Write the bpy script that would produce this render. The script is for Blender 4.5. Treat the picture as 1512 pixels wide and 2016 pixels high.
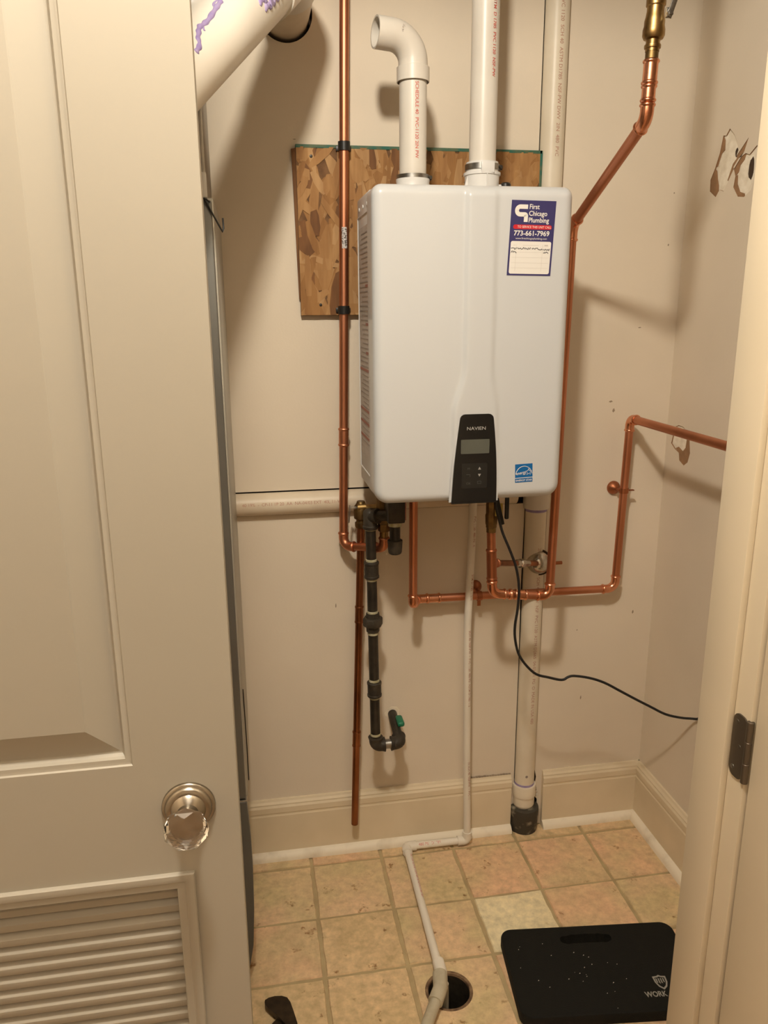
import bpy, bmesh, math, random
from mathutils import Vector, Matrix
random.seed(11)
for o in list(bpy.data.objects): bpy.data.objects.remove(o, do_unlink=True)
S = bpy.context.scene
COL = S.collection
PI = math.pi
V = Vector

# ------------------------------------------------------------------ camera, light, exposure
CAM_H = 1.59
cd = bpy.data.cameras.new('camera'); cam = bpy.data.objects.new('camera', cd); COL.objects.link(cam)
t_, y_, r_ = (math.radians(a) for a in (14.58, 9.6, -0.4))
fwd = V((math.sin(y_)*math.cos(t_), math.cos(y_)*math.cos(t_), -math.sin(t_)))
rgt = V((math.cos(y_), -math.sin(y_), 0)); upv = rgt.cross(fwd)
rgt, upv = math.cos(r_)*rgt + math.sin(r_)*upv, -math.sin(r_)*rgt + math.cos(r_)*upv
m = Matrix((rgt, upv, -fwd)).transposed().to_4x4(); m.translation = V((0, 0, CAM_H))
cam.matrix_world = m
cd.sensor_fit = 'VERTICAL'; cd.sensor_height = 36; cd.lens = 36*1540/2016; cd.clip_start = .02
S.camera = cam
w = bpy.data.worlds.new('world'); S.world = w; w.use_nodes = True
w.node_tree.nodes['Background'].inputs[0].default_value = (.9, .8, .7, 1)
w.node_tree.nodes['Background'].inputs[1].default_value = .03
def lamp(name, loc, e, col, size, kind='POINT'):
    l = bpy.data.lights.new(name, kind); l.energy = e; l.color = col
    if kind == 'POINT': l.shadow_soft_size = size
    else: l.shape = 'DISK'; l.size = size
    o = bpy.data.objects.new(name, l); COL.objects.link(o); o.location = loc; return o
lamp('hall_ceiling_lamp', (-.02, .48, 2.60), 92, (1, .93, .80), .062)
lamp('hall_fill_light', (.1, -.8, 2.86), 6, (1, .93, .80), 1.2, 'AREA')  # added soft fill behind the camera, lifts the closet shadows
S.view_settings.view_transform = 'Standard'; S.view_settings.look = 'None'
S.view_settings.exposure = 0.0; S.view_settings.gamma = 1; S.view_settings.use_curve_mapping = False

# ------------------------------------------------------------------ materials
MATS = {}
def mat(name, c, rough=.5, metal=0, c2=None, scale=6, bump=0, bscale=80, spec=.5, trans=0, ior=1.45, coat=0, lo=.35, hi=.65, detail=4, stretch=None, rnd=0):
    if name in MATS: return MATS[name]
    M = bpy.data.materials.new(name); M.use_nodes = True; n = M.node_tree.nodes; L = M.node_tree.links
    b = n['Principled BSDF']
    b.inputs['Roughness'].default_value = rough; b.inputs['Metallic'].default_value = metal
    b.inputs['Specular IOR Level'].default_value = spec; b.inputs['IOR'].default_value = ior
    b.inputs['Transmission Weight'].default_value = trans; b.inputs['Coat Weight'].default_value = coat
    b.inputs['Base Color'].default_value = (*c, 1)
    tc = n.new('ShaderNodeTexCoord'); src = tc.outputs['Object']
    if stretch:
        mp = n.new('ShaderNodeMapping'); mp.inputs['Scale'].default_value = stretch
        L.new(src, mp.inputs[0]); src = mp.outputs[0]
    if rnd:
        oi = n.new('ShaderNodeObjectInfo'); mu = n.new('ShaderNodeVectorMath'); mu.operation = 'ADD'
        sc = n.new('ShaderNodeMath'); sc.operation = 'MULTIPLY'; sc.inputs[1].default_value = 37
        L.new(oi.outputs['Random'], sc.inputs[0]); L.new(src, mu.inputs[0]); L.new(sc.outputs[0], mu.inputs[1]); src = mu.outputs[0]
    if c2:
        no = n.new('ShaderNodeTexNoise'); no.inputs['Scale'].default_value = scale; no.inputs['Detail'].default_value = detail
        cr = n.new('ShaderNodeValToRGB'); e = cr.color_ramp.elements
        e[0].position = lo; e[1].position = hi; e[0].color = (*c, 1); e[1].color = (*c2, 1)
        L.new(src, no.inputs['Vector']); L.new(no.outputs['Fac'], cr.inputs[0]); L.new(cr.outputs[0], b.inputs['Base Color'])
    if bump:
        nb = n.new('ShaderNodeTexNoise'); nb.inputs['Scale'].default_value = bscale; nb.inputs['Detail'].default_value = 3
        bp = n.new('ShaderNodeBump'); bp.inputs['Strength'].default_value = bump; bp.inputs['Distance'].default_value = .002
        L.new(src, nb.inputs['Vector']); L.new(nb.outputs['Fac'], bp.inputs['Height']); L.new(bp.outputs[0], b.inputs['Normal'])
    MATS[name] = M; return M
WALL = mat('wall_paint', (.75, .65, .52), .75, c2=(.70, .605, .48), scale=2.2, bump=.12, bscale=160, spec=.25)
CEIL = mat('ceiling_paint', (.72, .66, .58), .9)
TRIM = mat('trim_paint', (.60, .515, .385), .45, c2=(.565, .485, .36), scale=3, spec=.4)
BASE = mat('baseboard_paint', (.76, .64, .46), .5, c2=(.68, .57, .40), scale=5, spec=.35)
SHOE = mat('shoe_paint', (.84, .745, .59), .5, c2=(.60, .51, .38), scale=14, lo=.5, hi=.75, spec=.35)
DOORM = mat('door_paint_dimmed', (.34, .31, .258), .42, c2=(.33, .30, .248), scale=2, spec=.4)  # same paint as the open leaf, darkened to offset the lamp's brightness
CAV = mat('cavity_shade', (.06, .035, .02), .95)  # dark tone stands in for shade inside slots, holes and pipe mouths
GYP = mat('gypsum', (.90, .82, .68), .95, c2=(.76, .67, .53), scale=60, bump=.5, bscale=90)
TORN = mat('torn_paper', (.28, .16, .08), .95, c2=(.36, .20, .10), scale=40)
HALLF = mat('hall_floor', (.35, .24, .15), .5)
GROUT = mat('grout', (.38, .285, .15), .9, c2=(.48, .37, .20), scale=14, bump=.4, bscale=90)
PVC = mat('pvc_white', (.70, .65, .57), .35, c2=(.66, .60, .52), scale=8, spec=.45)
PVCOLD = mat('pvc_aged', (.70, .60, .46), .4, c2=(.62, .51, .38), scale=10, spec=.4)
PVCG = mat('pvc_grey_dirty', (.52, .46, .34), .4, c2=(.42, .36, .25), scale=30)
COP = mat('copper', (.62, .265, .15), .44, 1, c2=(.50, .20, .105), scale=9, stretch=(1, 1, .5))
COPF = mat('copper_fitting', (.84, .40, .24), .27, 1, c2=(.70, .29, .16), scale=25)
COPD = mat('copper_tarnished', (.40, .155, .065), .42, 1, c2=(.17, .065, .03), scale=14, stretch=(1, 1, .4))
COPB = mat('copper_hanger', (.42, .16, .08), .45, 1)
BRASS = mat('brass', (.40, .26, .10), .38, 1, c2=(.22, .13, .05), scale=30)
BRASSD = mat('brass_dull', (.24, .155, .06), .48, 1, c2=(.13, .08, .035), scale=40)
STEEL = mat('steel', (.42, .41, .39), .35, 1, c2=(.26, .25, .23), scale=60)
CHROME = mat('chrome', (.62, .60, .56), .2, 1, c2=(.35, .31, .26), scale=30)
IRON = mat('black_iron', (.042, .033, .022), .42, .2, c2=(.022, .017, .012), scale=35, bump=.3, bscale=200)
IRONG = mat('iron_fitting', (.062, .049, .034), .55, .2, c2=(.034, .027, .019), scale=30, bump=.4, bscale=160)
DOPE = mat('pipe_dope', (.50, .46, .33), .7, c2=(.34, .30, .16), scale=60)
PVCW = mat('pvc_bright', (.82, .75, .64), .35, c2=(.76, .69, .58), scale=8, spec=.45)
RUST = mat('rusty_rim', (.26, .16, .085), .8, c2=(.10, .055, .03), scale=60, bump=.6, bscale=120)
PVCS = mat('pvc_cream', (.76, .67, .53), .38, c2=(.70, .61, .47), scale=9, spec=.4)
GREEN = mat('green_handle', (.01, .16, .08), .45)
BLACK = mat('black_plastic', (.013, .012, .011), .4)
GLOSSB = mat('panel_black', (.012, .011, .010), .22, spec=.5)
RUBBER = mat('cord_rubber', (.012, .011, .011), .5)
LCD = mat('lcd', (.095, .098, .080), .25, c2=(.115, .118, .095), scale=6)
LEGEND = mat('legend_grey', (.40, .38, .35), .5)
LEGEND2 = mat('legend_dim', (.10, .095, .085), .5)
WHITEM = mat('heater_enamel', (.62, .625, .625), .28, spec=.5, coat=.25)
WHITES = mat('heater_side', (.70, .68, .65), .33, spec=.5)
FILM = mat('side_label_film', (.62, .57, .53), .35, c2=(.52, .47, .43), scale=30, stretch=(1, 1, 6))
LINK = mat('label_ink', (.36, .30, .27), .6)
LRED = mat('label_red', (.40, .16, .12), .6)
STW = mat('sticker_white', (.82, .78, .72), .45)
STB = mat('sticker_navy', (.045, .038, .135), .45)
STR_ = mat('sticker_red', (.62, .02, .03), .45)
STBL = mat('sticker_blue', (.005, .13, .38), .45)
INK = mat('pen_ink', (.02, .02, .03), .7)
GREYL = mat('rule_grey', (.60, .55, .50), .7)
REDP = mat('red_print', (.62, .15, .12), .6)
REDP2 = mat('red_print_faded', (.48, .25, .18), .6)
GREYP = mat('grey_print', (.28, .22, .19), .6)
PRIMER = mat('purple_primer', (.26, .19, .40), .5, c2=(.36, .29, .47), scale=30)
OSBB = mat('osb_base', (.20, .10, .04), .8, c2=(.12, .055, .02), scale=40)
FL = [mat('osb_flake_%s' % k, c, .75, c2=c2, scale=60, stretch=(1, 1, .16), bump=.4, bscale=160) for k, c, c2 in (
    ('tan', (.40, .21, .075), (.31, .15, .05)), ('gold', (.43, .235, .09), (.34, .175, .062)), ('amber', (.34, .165, .052), (.26, .12, .036)),
    ('pale', (.48, .28, .12), (.38, .21, .085)), ('brown', (.22, .095, .03), (.14, .058, .018)))]
OSBG = mat('osb_green_edge', (.02, .12, .085), .7, c2=(.10, .13, .07), scale=60)
GALV = mat('galvanised', (.42, .41, .39), .35, .9, c2=(.34, .33, .31), scale=8)
CABM = mat('cabinet_grey', (.17, .168, .155), .45, .5, c2=(.145, .143, .132), scale=4)
CABS = mat('cabinet_side', (.44, .425, .375), .4, .35, c2=(.39, .375, .33), scale=3)
NICKEL = mat('satin_nickel', (.34, .305, .255), .24, 1)
GLASS = mat('knob_glass', (1, 1, 1), .02, trans=1, ior=1.5)
HINGEM = mat('hinge_bronze', (.13, .105, .08), .42, .8)
PADM = mat('pad_foam', (.0075, .007, .005), .85, bump=.5, bscale=420, spec=.3)
PADL = mat('pad_print', (.30, .28, .24), .7)
DUST = mat('plaster_crumb', (.65, .58, .48), .9)
HUBM = mat('dirty_hub', (.05, .042, .03), .7, c2=(.36, .31, .22), scale=38, lo=.55, hi=.75, bump=.6, bscale=90)
TOOL = mat('dark_tool', (.055, .036, .02), .4, .5, c2=(.03, .02, .012), scale=50)
SMUDGE = mat('wall_scuff', (.30, .23, .16), .9)
YEL = mat('yellow_tag', (.55, .40, .10), .6)

def tile_mat(name, a, b, c):
    M = bpy.data.materials.new(name); M.use_nodes = True; n = M.node_tree.nodes; L = M.node_tree.links; bs = n['Principled BSDF']
    tc = n.new('ShaderNodeTexCoord'); oi = n.new('ShaderNodeObjectInfo'); ml = n.new('ShaderNodeMath'); ml.operation = 'MULTIPLY'; ml.inputs[1].default_value = 51
    ad = n.new('ShaderNodeVectorMath'); ad.operation = 'ADD'
    L.new(oi.outputs['Random'], ml.inputs[0]); L.new(tc.outputs['Object'], ad.inputs[0]); L.new(ml.outputs[0], ad.inputs[1])
    def noise(sc, d=4):
        x = n.new('ShaderNodeTexNoise'); x.inputs['Scale'].default_value = sc; x.inputs['Detail'].default_value = d; x.inputs['Roughness'].default_value = .62
        L.new(ad.outputs[0], x.inputs['Vector']); return x.outputs['Fac']
    def ramp(f, p0, p1, c0, c1):
        r = n.new('ShaderNodeValToRGB'); e = r.color_ramp.elements; e[0].position = p0; e[1].position = p1; e[0].color = (*c0, 1); e[1].color = (*c1, 1)
        L.new(f, r.inputs[0]); return r.outputs[0]
    base = ramp(noise(6), .40, .60, a, b)
    speck = ramp(noise(48, 6), .30, .72, (.74, .72, .67), (1.14, 1.12, 1.07))
    pits = ramp(noise(26, 6), .305, .375, c, (1, 1, 1))
    def mix(x, y):
        q = n.new('ShaderNodeMix'); q.data_type = 'RGBA'; q.blend_type = 'MULTIPLY'; q.inputs[0].default_value = 1
        L.new(x, q.inputs[6]); L.new(y, q.inputs[7]); return q.outputs[2]
    L.new(mix(mix(base, speck), pits), bs.inputs['Base Color']); bs.inputs['Roughness'].default_value = .55
    bp = n.new('ShaderNodeBump'); bp.inputs['Strength'].default_value = .5; bp.inputs['Distance'].default_value = .004
    L.new(noise(22, 6), bp.inputs['Height']); L.new(bp.outputs[0], bs.inputs['Normal'])
    return M
TILE = [tile_mat('tile_beige', (.76, .54, .34), (.64, .51, .29), (.42, .30, .2)), tile_mat('tile_pink', (.80, .52, .33), (.68, .51, .30), (.45, .3, .2)),
        tile_mat('tile_tan', (.66, .49, .28), (.75, .55, .33), (.42, .3, .2)), tile_mat('tile_pale', (.88, .77, .52), (.84, .72, .47), (.85, .8, .7))]

# ------------------------------------------------------------------ helpers
OFF = {}
def thing(name, label, cat, loc=(0, 0, 0), group=None, kind=None):
    o = bpy.data.objects.new(name, None); COL.objects.link(o); o.location = loc; o.empty_display_size = .05
    OFF[o] = V(loc)
    if label: o['label'] = label
    if cat: o['category'] = cat
    if group: o['group'] = group
    if kind: o['kind'] = kind
    return o
def part(name, bm, mats, parent=None, smooth=True, label=None, cat=None, group=None, kind=None, ang=38):
    if isinstance(bm, bmesh.types.BMesh):
        bmesh.ops.recalc_face_normals(bm, faces=bm.faces[:])
        me = bpy.data.meshes.new(name); bm.to_mesh(me); bm.free()
    else: me = bm
    for mm in (mats if isinstance(mats, (list, tuple)) else [mats]): me.materials.append(mm)
    o = bpy.data.objects.new(name, me); COL.objects.link(o)
    off = V((0, 0, 0))
    if parent is not None:
        o.parent = parent; off = OFF.get(parent, V((0, 0, 0)))
        if off.length: me.transform(Matrix.Translation(-off))
    OFF[o] = off
    if smooth and len(me.polygons):
        me.shade_smooth()
        try: me.set_sharp_from_angle(angle=math.radians(ang))
        except Exception: pass
    for k, v in (('label', label), ('category', cat), ('group', group), ('kind', kind)):
        if v: o[k] = v
    return o
def struct(name, bm, mats, parent=None, **k):
    return part(name, bm, mats, parent, smooth=k.pop('smooth', False), kind='structure' if parent is None else None, **k)
def B(): return bmesh.new()
def box(bm, x0, x1, y0, y1, z0, z1, bev=0, mi=0, M=None, seg=2):
    r = bmesh.ops.create_cube(bm, size=1)
    vs = r['verts']
    for v in vs: v.co = V(((x0+x1)/2 + v.co.x*(x1-x0), (y0+y1)/2 + v.co.y*(y1-y0), (z0+z1)/2 + v.co.z*(z1-z0)))
    fs = set(f for v in vs for f in v.link_faces)
    if bev:
        es = list(set(e for v in vs for e in v.link_edges))
        g = bmesh.ops.bevel(bm, geom=es, offset=bev, segments=seg, affect='EDGES', profile=.5)
        vs = list(set(v for f in g['faces'] for v in f.verts) | set(v for v in vs if v.is_valid))
        fs = set(f for v in vs for f in v.link_faces)
    for f in fs: f.material_index = mi
    if M: bmesh.ops.transform(bm, matrix=M, verts=list(set(v for f in fs for v in f.verts)))
    return bm
def sweep(bm, pts, rad, seg=20, cap=True, mi=0, close=False):
    pts = [V(p) for p in pts]; n = len(pts)
    rr = rad if isinstance(rad, (list, tuple)) else [rad]*n
    ts = []
    for i in range(n):
        a = pts[max(i-1, 0)]; b = pts[min(i+1, n-1)]
        if (b-a).length < 1e-9: a = pts[max(i-2, 0)]; b = pts[min(i+2, n-1)]
        ts.append((b-a).normalized())
    t = ts[0]; u = t.orthogonal().normalized()
    rings = []
    for i in range(n):
        if i:
            q = ts[i-1].rotation_difference(ts[i]); u = (q @ u); u = (u - ts[i]*u.dot(ts[i])).normalized()
        v = ts[i].cross(u)
        rings.append([bm.verts.new(pts[i] + (u*math.cos(2*PI*k/seg) + v*math.sin(2*PI*k/seg))*rr[i]) for k in range(seg)])
    for i in range(n-1):
        for k in range(seg):
            f = bm.faces.new((rings[i][k], rings[i][(k+1) % seg], rings[i+1][(k+1) % seg], rings[i+1][k])); f.material_index = mi
    if cap:
        f = bm.faces.new(rings[0][::-1]); f.material_index = mi
        f = bm.faces.new(rings[-1]); f.material_index = mi
    return bm
def lathe(bm, base, axis, prof, seg=28, mi=0, cap=True):
    # prof: list of (distance along axis, radius)
    base = V(base); axis = V(axis).normalized(); u = axis.orthogonal().normalized(); v = axis.cross(u); rings = []
    for d, r in prof:
        rings.append([bm.verts.new(base + axis*d + (u*math.cos(2*PI*k/seg) + v*math.sin(2*PI*k/seg))*max(r, 1e-5)) for k in range(seg)])
    for i in range(len(rings)-1):
        for k in range(seg):
            f = bm.faces.new((rings[i][k], rings[i][(k+1) % seg], rings[i+1][(k+1) % seg], rings[i+1][k])); f.material_index = mi
    if cap:
        for rg in (rings[0][::-1], rings[-1]):
            f = bm.faces.new(rg); f.material_index = mi
    return bm
def rounded(points, rad, n=8):
    P = [V(p) for p in points]; rads = rad if isinstance(rad, (list, tuple)) else [rad]*(len(P)-2)
    out = [P[0]]
    for i in range(1, len(P)-1):
        a = (P[i-1]-P[i]).normalized(); b = (P[i+1]-P[i]).normalized(); ang = a.angle(b)
        r = rads[i-1]; d = r/math.tan(ang/2)
        c = P[i] + (a+b).normalized()*(r/math.sin(ang/2)); s = P[i]+a*d - c; e = P[i]+b*d - c
        tot = s.angle(e); ax = s.cross(e).normalized()
        for k in range(n+1): out.append(c + Matrix.Rotation(tot*k/n, 3, ax) @ s)
    out.append(P[-1]); return out
def plate(bm, outer, holes, t, M, mi=0, side_mi=None, hole_mi=None, back=True):
    # flat plate in local xy, front at z=0, thickness t towards -z, with through holes
    def mk(z):
        es = []; loops = []
        for lp in [outer]+holes:
            vs = [bm.verts.new(M @ V((x, y, z))) for x, y in lp]; loops.append(vs)
            es += [bm.edges.new((vs[i], vs[(i+1) % len(vs)])) for i in range(len(vs))]
        r = bmesh.ops.triangle_fill(bm, use_beauty=True, use_dissolve=False, edges=es)
        for f in r['geom']:
            if isinstance(f, bmesh.types.BMFace): f.material_index = mi
        return loops
    a = mk(0)
    if back: b = mk(-t)
    else: b = [[bm.verts.new(M @ V((x, y, -t))) for x, y in lp] for lp in [outer]+holes]
    for j, (la, lb) in enumerate(zip(a, b)):
        for i in range(len(la)):
            k = (i+1) % len(la); f = bm.faces.new((la[i], la[k], lb[k], lb[i]))
            f.material_index = (side_mi if j == 0 and side_mi is not None else hole_mi if j and hole_mi is not None else mi)
    return bm
def circle(cx, cy, r, n=32): return [(cx + r*math.cos(2*PI*k/n), cy + r*math.sin(2*PI*k/n)) for k in range(n)]
def rrect(x0, x1, y0, y1, r, n=6):
    out = []
    for cx, cy, a in ((x1-r, y1-r, 0), (x0+r, y1-r, 90), (x0+r, y0+r, 180), (x1-r, y0+r, 270)):
        out += [(cx + r*math.cos(math.radians(a+90*k/n)), cy + r*math.sin(math.radians(a+90*k/n))) for k in range(n+1)]
    return out
def poly(bm, pts, mi=0):
    f = bm.faces.new([bm.verts.new(V(p)) for p in pts]); f.material_index = mi; return bm
def text_me(s, size, align='LEFT', bold=0, valign='BASELINE', xs=1):
    c = bpy.data.curves.new('lettering', 'FONT'); c.body = s; c.size = size; c.align_x = align; c.offset = bold; c.resolution_u = 3
    o = bpy.data.objects.new('lettering', c); COL.objects.link(o)
    dg = bpy.context.evaluated_depsgraph_get(); me = bpy.data.meshes.new_from_object(o.evaluated_get(dg))
    bpy.data.objects.remove(o); bpy.data.curves.remove(c)
    if xs != 1: me.transform(Matrix.Diagonal((xs, 1, 1, 1)))
    return me
def add_text(bm, s, size, M, align='LEFT', bold=0, mi=0, fn=None, xs=1):
    me = text_me(s, size, align, bold, xs=xs); n0 = len(bm.verts); nf = len(bm.faces)
    bm.from_mesh(me); bm.verts.ensure_lookup_table(); bm.faces.ensure_lookup_table()
    for v in bm.verts[n0:]: v.co = fn(v.co) if fn else M @ v.co
    for f in bm.faces[nf:]: f.material_index = mi
    bpy.data.meshes.remove(me)
FRONT = lambda x, y, z, rz=0: Matrix.Translation((x, y, z)) @ Matrix.Rotation(rz, 4, 'Z') @ Matrix.Rotation(PI/2, 4, 'X')   # text plane facing -Y
def wrap(p0, axis, face, r):   # lettering along a pipe: text x along axis, text y around it
    p0 = V(p0); axis = V(axis).normalized(); face = V(face); face = (face - axis*face.dot(axis)).normalized(); side = face.cross(axis)
    def fn(c):
        a = c.y/r; return p0 + axis*c.x + (face*math.cos(a) + side*math.sin(a))*(r+.0004)
    return fn
def pipe_print(parent, s, size, p0, axis, face, r, m_, bold=.0):
    bm = B(); add_text(bm, s, size, None, fn=wrap(p0, axis, face, r), bold=bold*size)
    return part('printed_text', bm, m_, parent, smooth=False)
def fitting(path, r, bead=.0022, wall=.0014, bw=.007, seg=22):
    # press-style fitting: sleeve with a rolled bead at each end
    P = [V(p) for p in path]; d = [0]
    for i in range(1, len(P)): d.append(d[-1] + (P[i]-P[i-1]).length)
    L = d[-1]; ss = sorted(set([0, .0008, bw*.3, bw*.5, bw*.7, bw, bw*1.3, L-bw*1.3, L-bw, L-bw*.7, L-bw*.5, L-bw*.3, L-.0008, L] + [x for x in d if bw*1.3 < x < L-bw*1.3]))
    pts, rs = [], []
    for s in ss:
        for i in range(1, len(P)):
            if s <= d[i]+1e-9: break
        f = (s-d[i-1])/max(d[i]-d[i-1], 1e-9); pts.append(P[i-1].lerp(P[i], min(max(f, 0), 1)))
        e = min(s, L-s); x = e/bw
        rs.append(r + wall + (bead*math.sin(PI*min(max(x, 0), 1)) if x < 1 else 0))
    bm = B(); sweep(bm, pts, rs, seg); return bm
def elbow(parent, a, c, b, r, leg=.030, rad=.016, m_=None, name='elbow', **k):
    a, c, b = V(a), V(c), V(b); da = (a-c).normalized(); db = (b-c).normalized()
    pth = rounded([c+da*leg, c, c+db*leg], rad, 10)
    return part(name, fitting(pth, r, **k), m_ or COPF, parent)
def sleeve(parent, c, d, L, r, m_=None, name='coupling', **k):
    c = V(c); d = V(d).normalized()
    return part(name, fitting([c-d*L/2, c, c+d*L/2], r, **k), m_ or COPF, parent)
def tube(parent, name, pts, r, m_, seg=22):
    bm = B(); sweep(bm, pts, r, seg); return part(name, bm, m_, parent)
def spin(parent, name, base, axis, prof, m_, seg=28, **k):
    bm = B(); lathe(bm, base, axis, prof, seg); return part(name, bm, m_, parent, **k)

def catmull(P, n=4):
    out = []
    for i in range(len(P)-1):
        p0, p1, p2, p3 = P[max(i-1, 0)], P[i], P[i+1], P[min(i+2, len(P)-1)]
        for k in range(n):
            t = k/n; out.append(.5*((2*p1) + (p2-p0)*t + (2*p0-5*p1+4*p2-p3)*t*t + (3*p1-p0-3*p2+p3)*t**3))
    out.append(P[-1]); return out

# ------------------------------------------------------------------ the setting
WY = 2.05; XR = 1.167; XL = -.80; CEILZ = 2.90; DF = .896; JB = .985; OPL, OPR, OPT = -.745, .66, 2.54
IDN = Matrix.Identity(4)
WM = Matrix.Translation((0, WY, 0)) @ Matrix.Rotation(PI/2, 4, 'X')          # local (x, z) on the back wall, normal -Y
ZH0, ZH1, SX0, SX1 = 1.0545, 1.1225, .7508, .8170
bm = B()
fluehole = circle(.1226, 2.2540, .0630, 44)
low = [(XL, 0), (SX0, 0), (SX0, .55), (SX0-.002, .8), (SX0, ZH0), (XL, ZH0+.003)]
plate(bm, low, [], .016, WM, 0, 1)
plate(bm, [(XL, ZH1), (SX0, ZH1-.001), (SX0, CEILZ), (XL, CEILZ)], [fluehole], .016, WM, 0, 1, 1)
rag = [(SX1+.012, 0), (SX1+.012, .09), (SX1+.004, .10), (SX1+.009, .125), (SX1+.002, .14), (SX1+.006, .17), (SX1-.001, .20), (SX1, .4), (SX1+.001, 1.2), (SX1, CEILZ)]
plate(bm, [(XR+.02, CEILZ), (XR+.02, 0)] + rag, [], .016, WM, 0, 1)
box(bm, XL, XR, WY+.09, WY+.10, 0, CEILZ, mi=1)
wall_back = struct('wall_back', bm, [WALL, CAV])
# torn hole outlines on the right wall, (y, z)
H1 = [(1.905, 1.992), (1.893, 1.990), (1.880, 2.003), (1.858, 1.985), (1.835, 1.950), (1.842, 1.935), (1.800, 1.968), (1.812, 1.940), (1.850, 1.905), (1.868, 1.880), (1.882, 1.862), (1.900, 1.868), (1.914, 1.853), (1.942, 1.870), (1.944, 1.897), (1.928, 1.922), (1.913, 1.955)]
H2 = [(1.850, 1.912), (1.832, 1.928), (1.806, 1.935), (1.790, 1.930), (1.765, 1.945), (1.750, 1.925), (1.756, 1.880), (1.772, 1.850), (1.795, 1.838), (1.820, 1.842), (1.842, 1.866), (1.838, 1.890)]
H3 = [(2.014, 1.262), (1.990, 1.272), (1.965, 1.270), (1.945, 1.258), (1.930, 1.240), (1.922, 1.205), (1.930, 1.178), (1.948, 1.166), (1.972, 1.176), (1.978, 1.196), (2.002, 1.204), (2.022, 1.216), (2.016, 1.240)]
bm = B()
RM = Matrix.Translation((XR, 0, 0)) @ Matrix(((0, 0, -1, 0), (1, 0, 0, 0), (0, 1, 0, 0), (0, 0, 0, 1)))   # local (y, z), normal -X
plate(bm, [(JB-.09, 0), (WY+.02, 0), (WY+.02, CEILZ), (JB-.09, CEILZ)], [H1, H2, H3], .0035, RM, 0, 0, 1, back=False)
box(bm, XR+.0035, XR+.02, JB-.09, WY+.02, 0, CEILZ, mi=2)
wall_right = struct('wall_right', bm, [WALL, TORN, GYP])
def flake(name, pts, m_, x=XR-.0006, th=.0010):
    bm = B(); plate(bm, pts, [], th, Matrix.Translation((x-XR, 0, 0)) @ RM); part(name, bm, m_, wall_right, smooth=False)
flake('torn_paper', [(1.942, 1.870), (1.914, 1.853), (1.906, 1.862), (1.909, 1.880), (1.916, 1.895), (1.922, 1.915), (1.930, 1.920), (1.944, 1.897)], TORN, XR+.0020)
flake('torn_paper', [(1.905, 1.990), (1.913, 1.955), (1.926, 1.925), (1.921, 1.925), (1.908, 1.952), (1.896, 1.958), (1.898, 1.980)], TORN, XR+.0020)
flake('torn_paper', [(1.800, 1.968), (1.812, 1.940), (1.850, 1.905), (1.866, 1.882), (1.872, 1.886), (1.856, 1.920), (1.842, 1.930), (1.842, 1.935)], TORN, XR+.0015)
flake('torn_paper', [(1.850, 1.912), (1.832, 1.928), (1.806, 1.935), (1.812, 1.922), (1.826, 1.912), (1.830, 1.898), (1.838, 1.892)], TORN, XR+.0020)
flake('torn_paper', [(1.842, 1.866), (1.820, 1.842), (1.795, 1.838), (1.797, 1.846), (1.816, 1.852), (1.830, 1.872), (1.832, 1.892), (1.838, 1.890)], TORN, XR+.0020)
flake('torn_paper', [(1.930, 1.178), (1.948, 1.166), (1.972, 1.176), (1.978, 1.196), (2.000, 1.206), (1.985, 1.212), (1.962, 1.203), (1.950, 1.215), (1.946, 1.250), (1.931, 1.240), (1.923, 1.205)], TORN, XR+.0020)
for hp, r0 in (((1.846, 1.943), (.006, .011)), ((1.782, 1.898), (.010, .024))):
    bm = B(); pts = [(hp[0]+r0[0]*math.cos(2*PI*k/14)*random.uniform(.85, 1.1), hp[1]+r0[1]*math.sin(2*PI*k/14)*random.uniform(.85, 1.1)) for k in range(14)]
    plate(bm, pts, [], .0006, Matrix.Translation((.0028, 0, 0)) @ RM); part('hole_shade_patch', bm, CAV, wall_right, smooth=False)  # flat dark patches painting the shade of deeper holes
bm = B(); box(bm, XL-.02, XL, JB-.09, WY+.02, 0, CEILZ); struct('wall_left', bm, WALL)
HX0, HX1, HY0 = -1.35, 1.45, -2.1
bm = B()
box(bm, HX0, OPL-.02, DF, JB, 0, CEILZ); box(bm, OPR+.02, HX1, DF, JB, 0, CEILZ); box(bm, OPL-.02, OPR+.02, DF, JB, OPT+.02, CEILZ)
struct('wall_front', bm, WALL)
bm = B(); box(bm, HX0-.02, HX0, HY0, DF, 0, CEILZ); struct('wall_hall_left', bm, WALL)
bm = B(); box(bm, HX1, HX1+.02, HY0, DF, 0, CEILZ); struct('wall_hall_right', bm, WALL)
bm = B(); box(bm, HX0, HX1, HY0-.02, HY0, 0, CEILZ); struct('wall_hall_back', bm, WALL)
bm = B(); box(bm, HX0, HX1, HY0, WY+.1, CEILZ, CEILZ+.02); struct('ceiling', bm, CEIL)
bm = B(); box(bm, HX0, HX1, HY0, JB, -.03, .004); struct('floor_hall', bm, HALLF)
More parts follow.
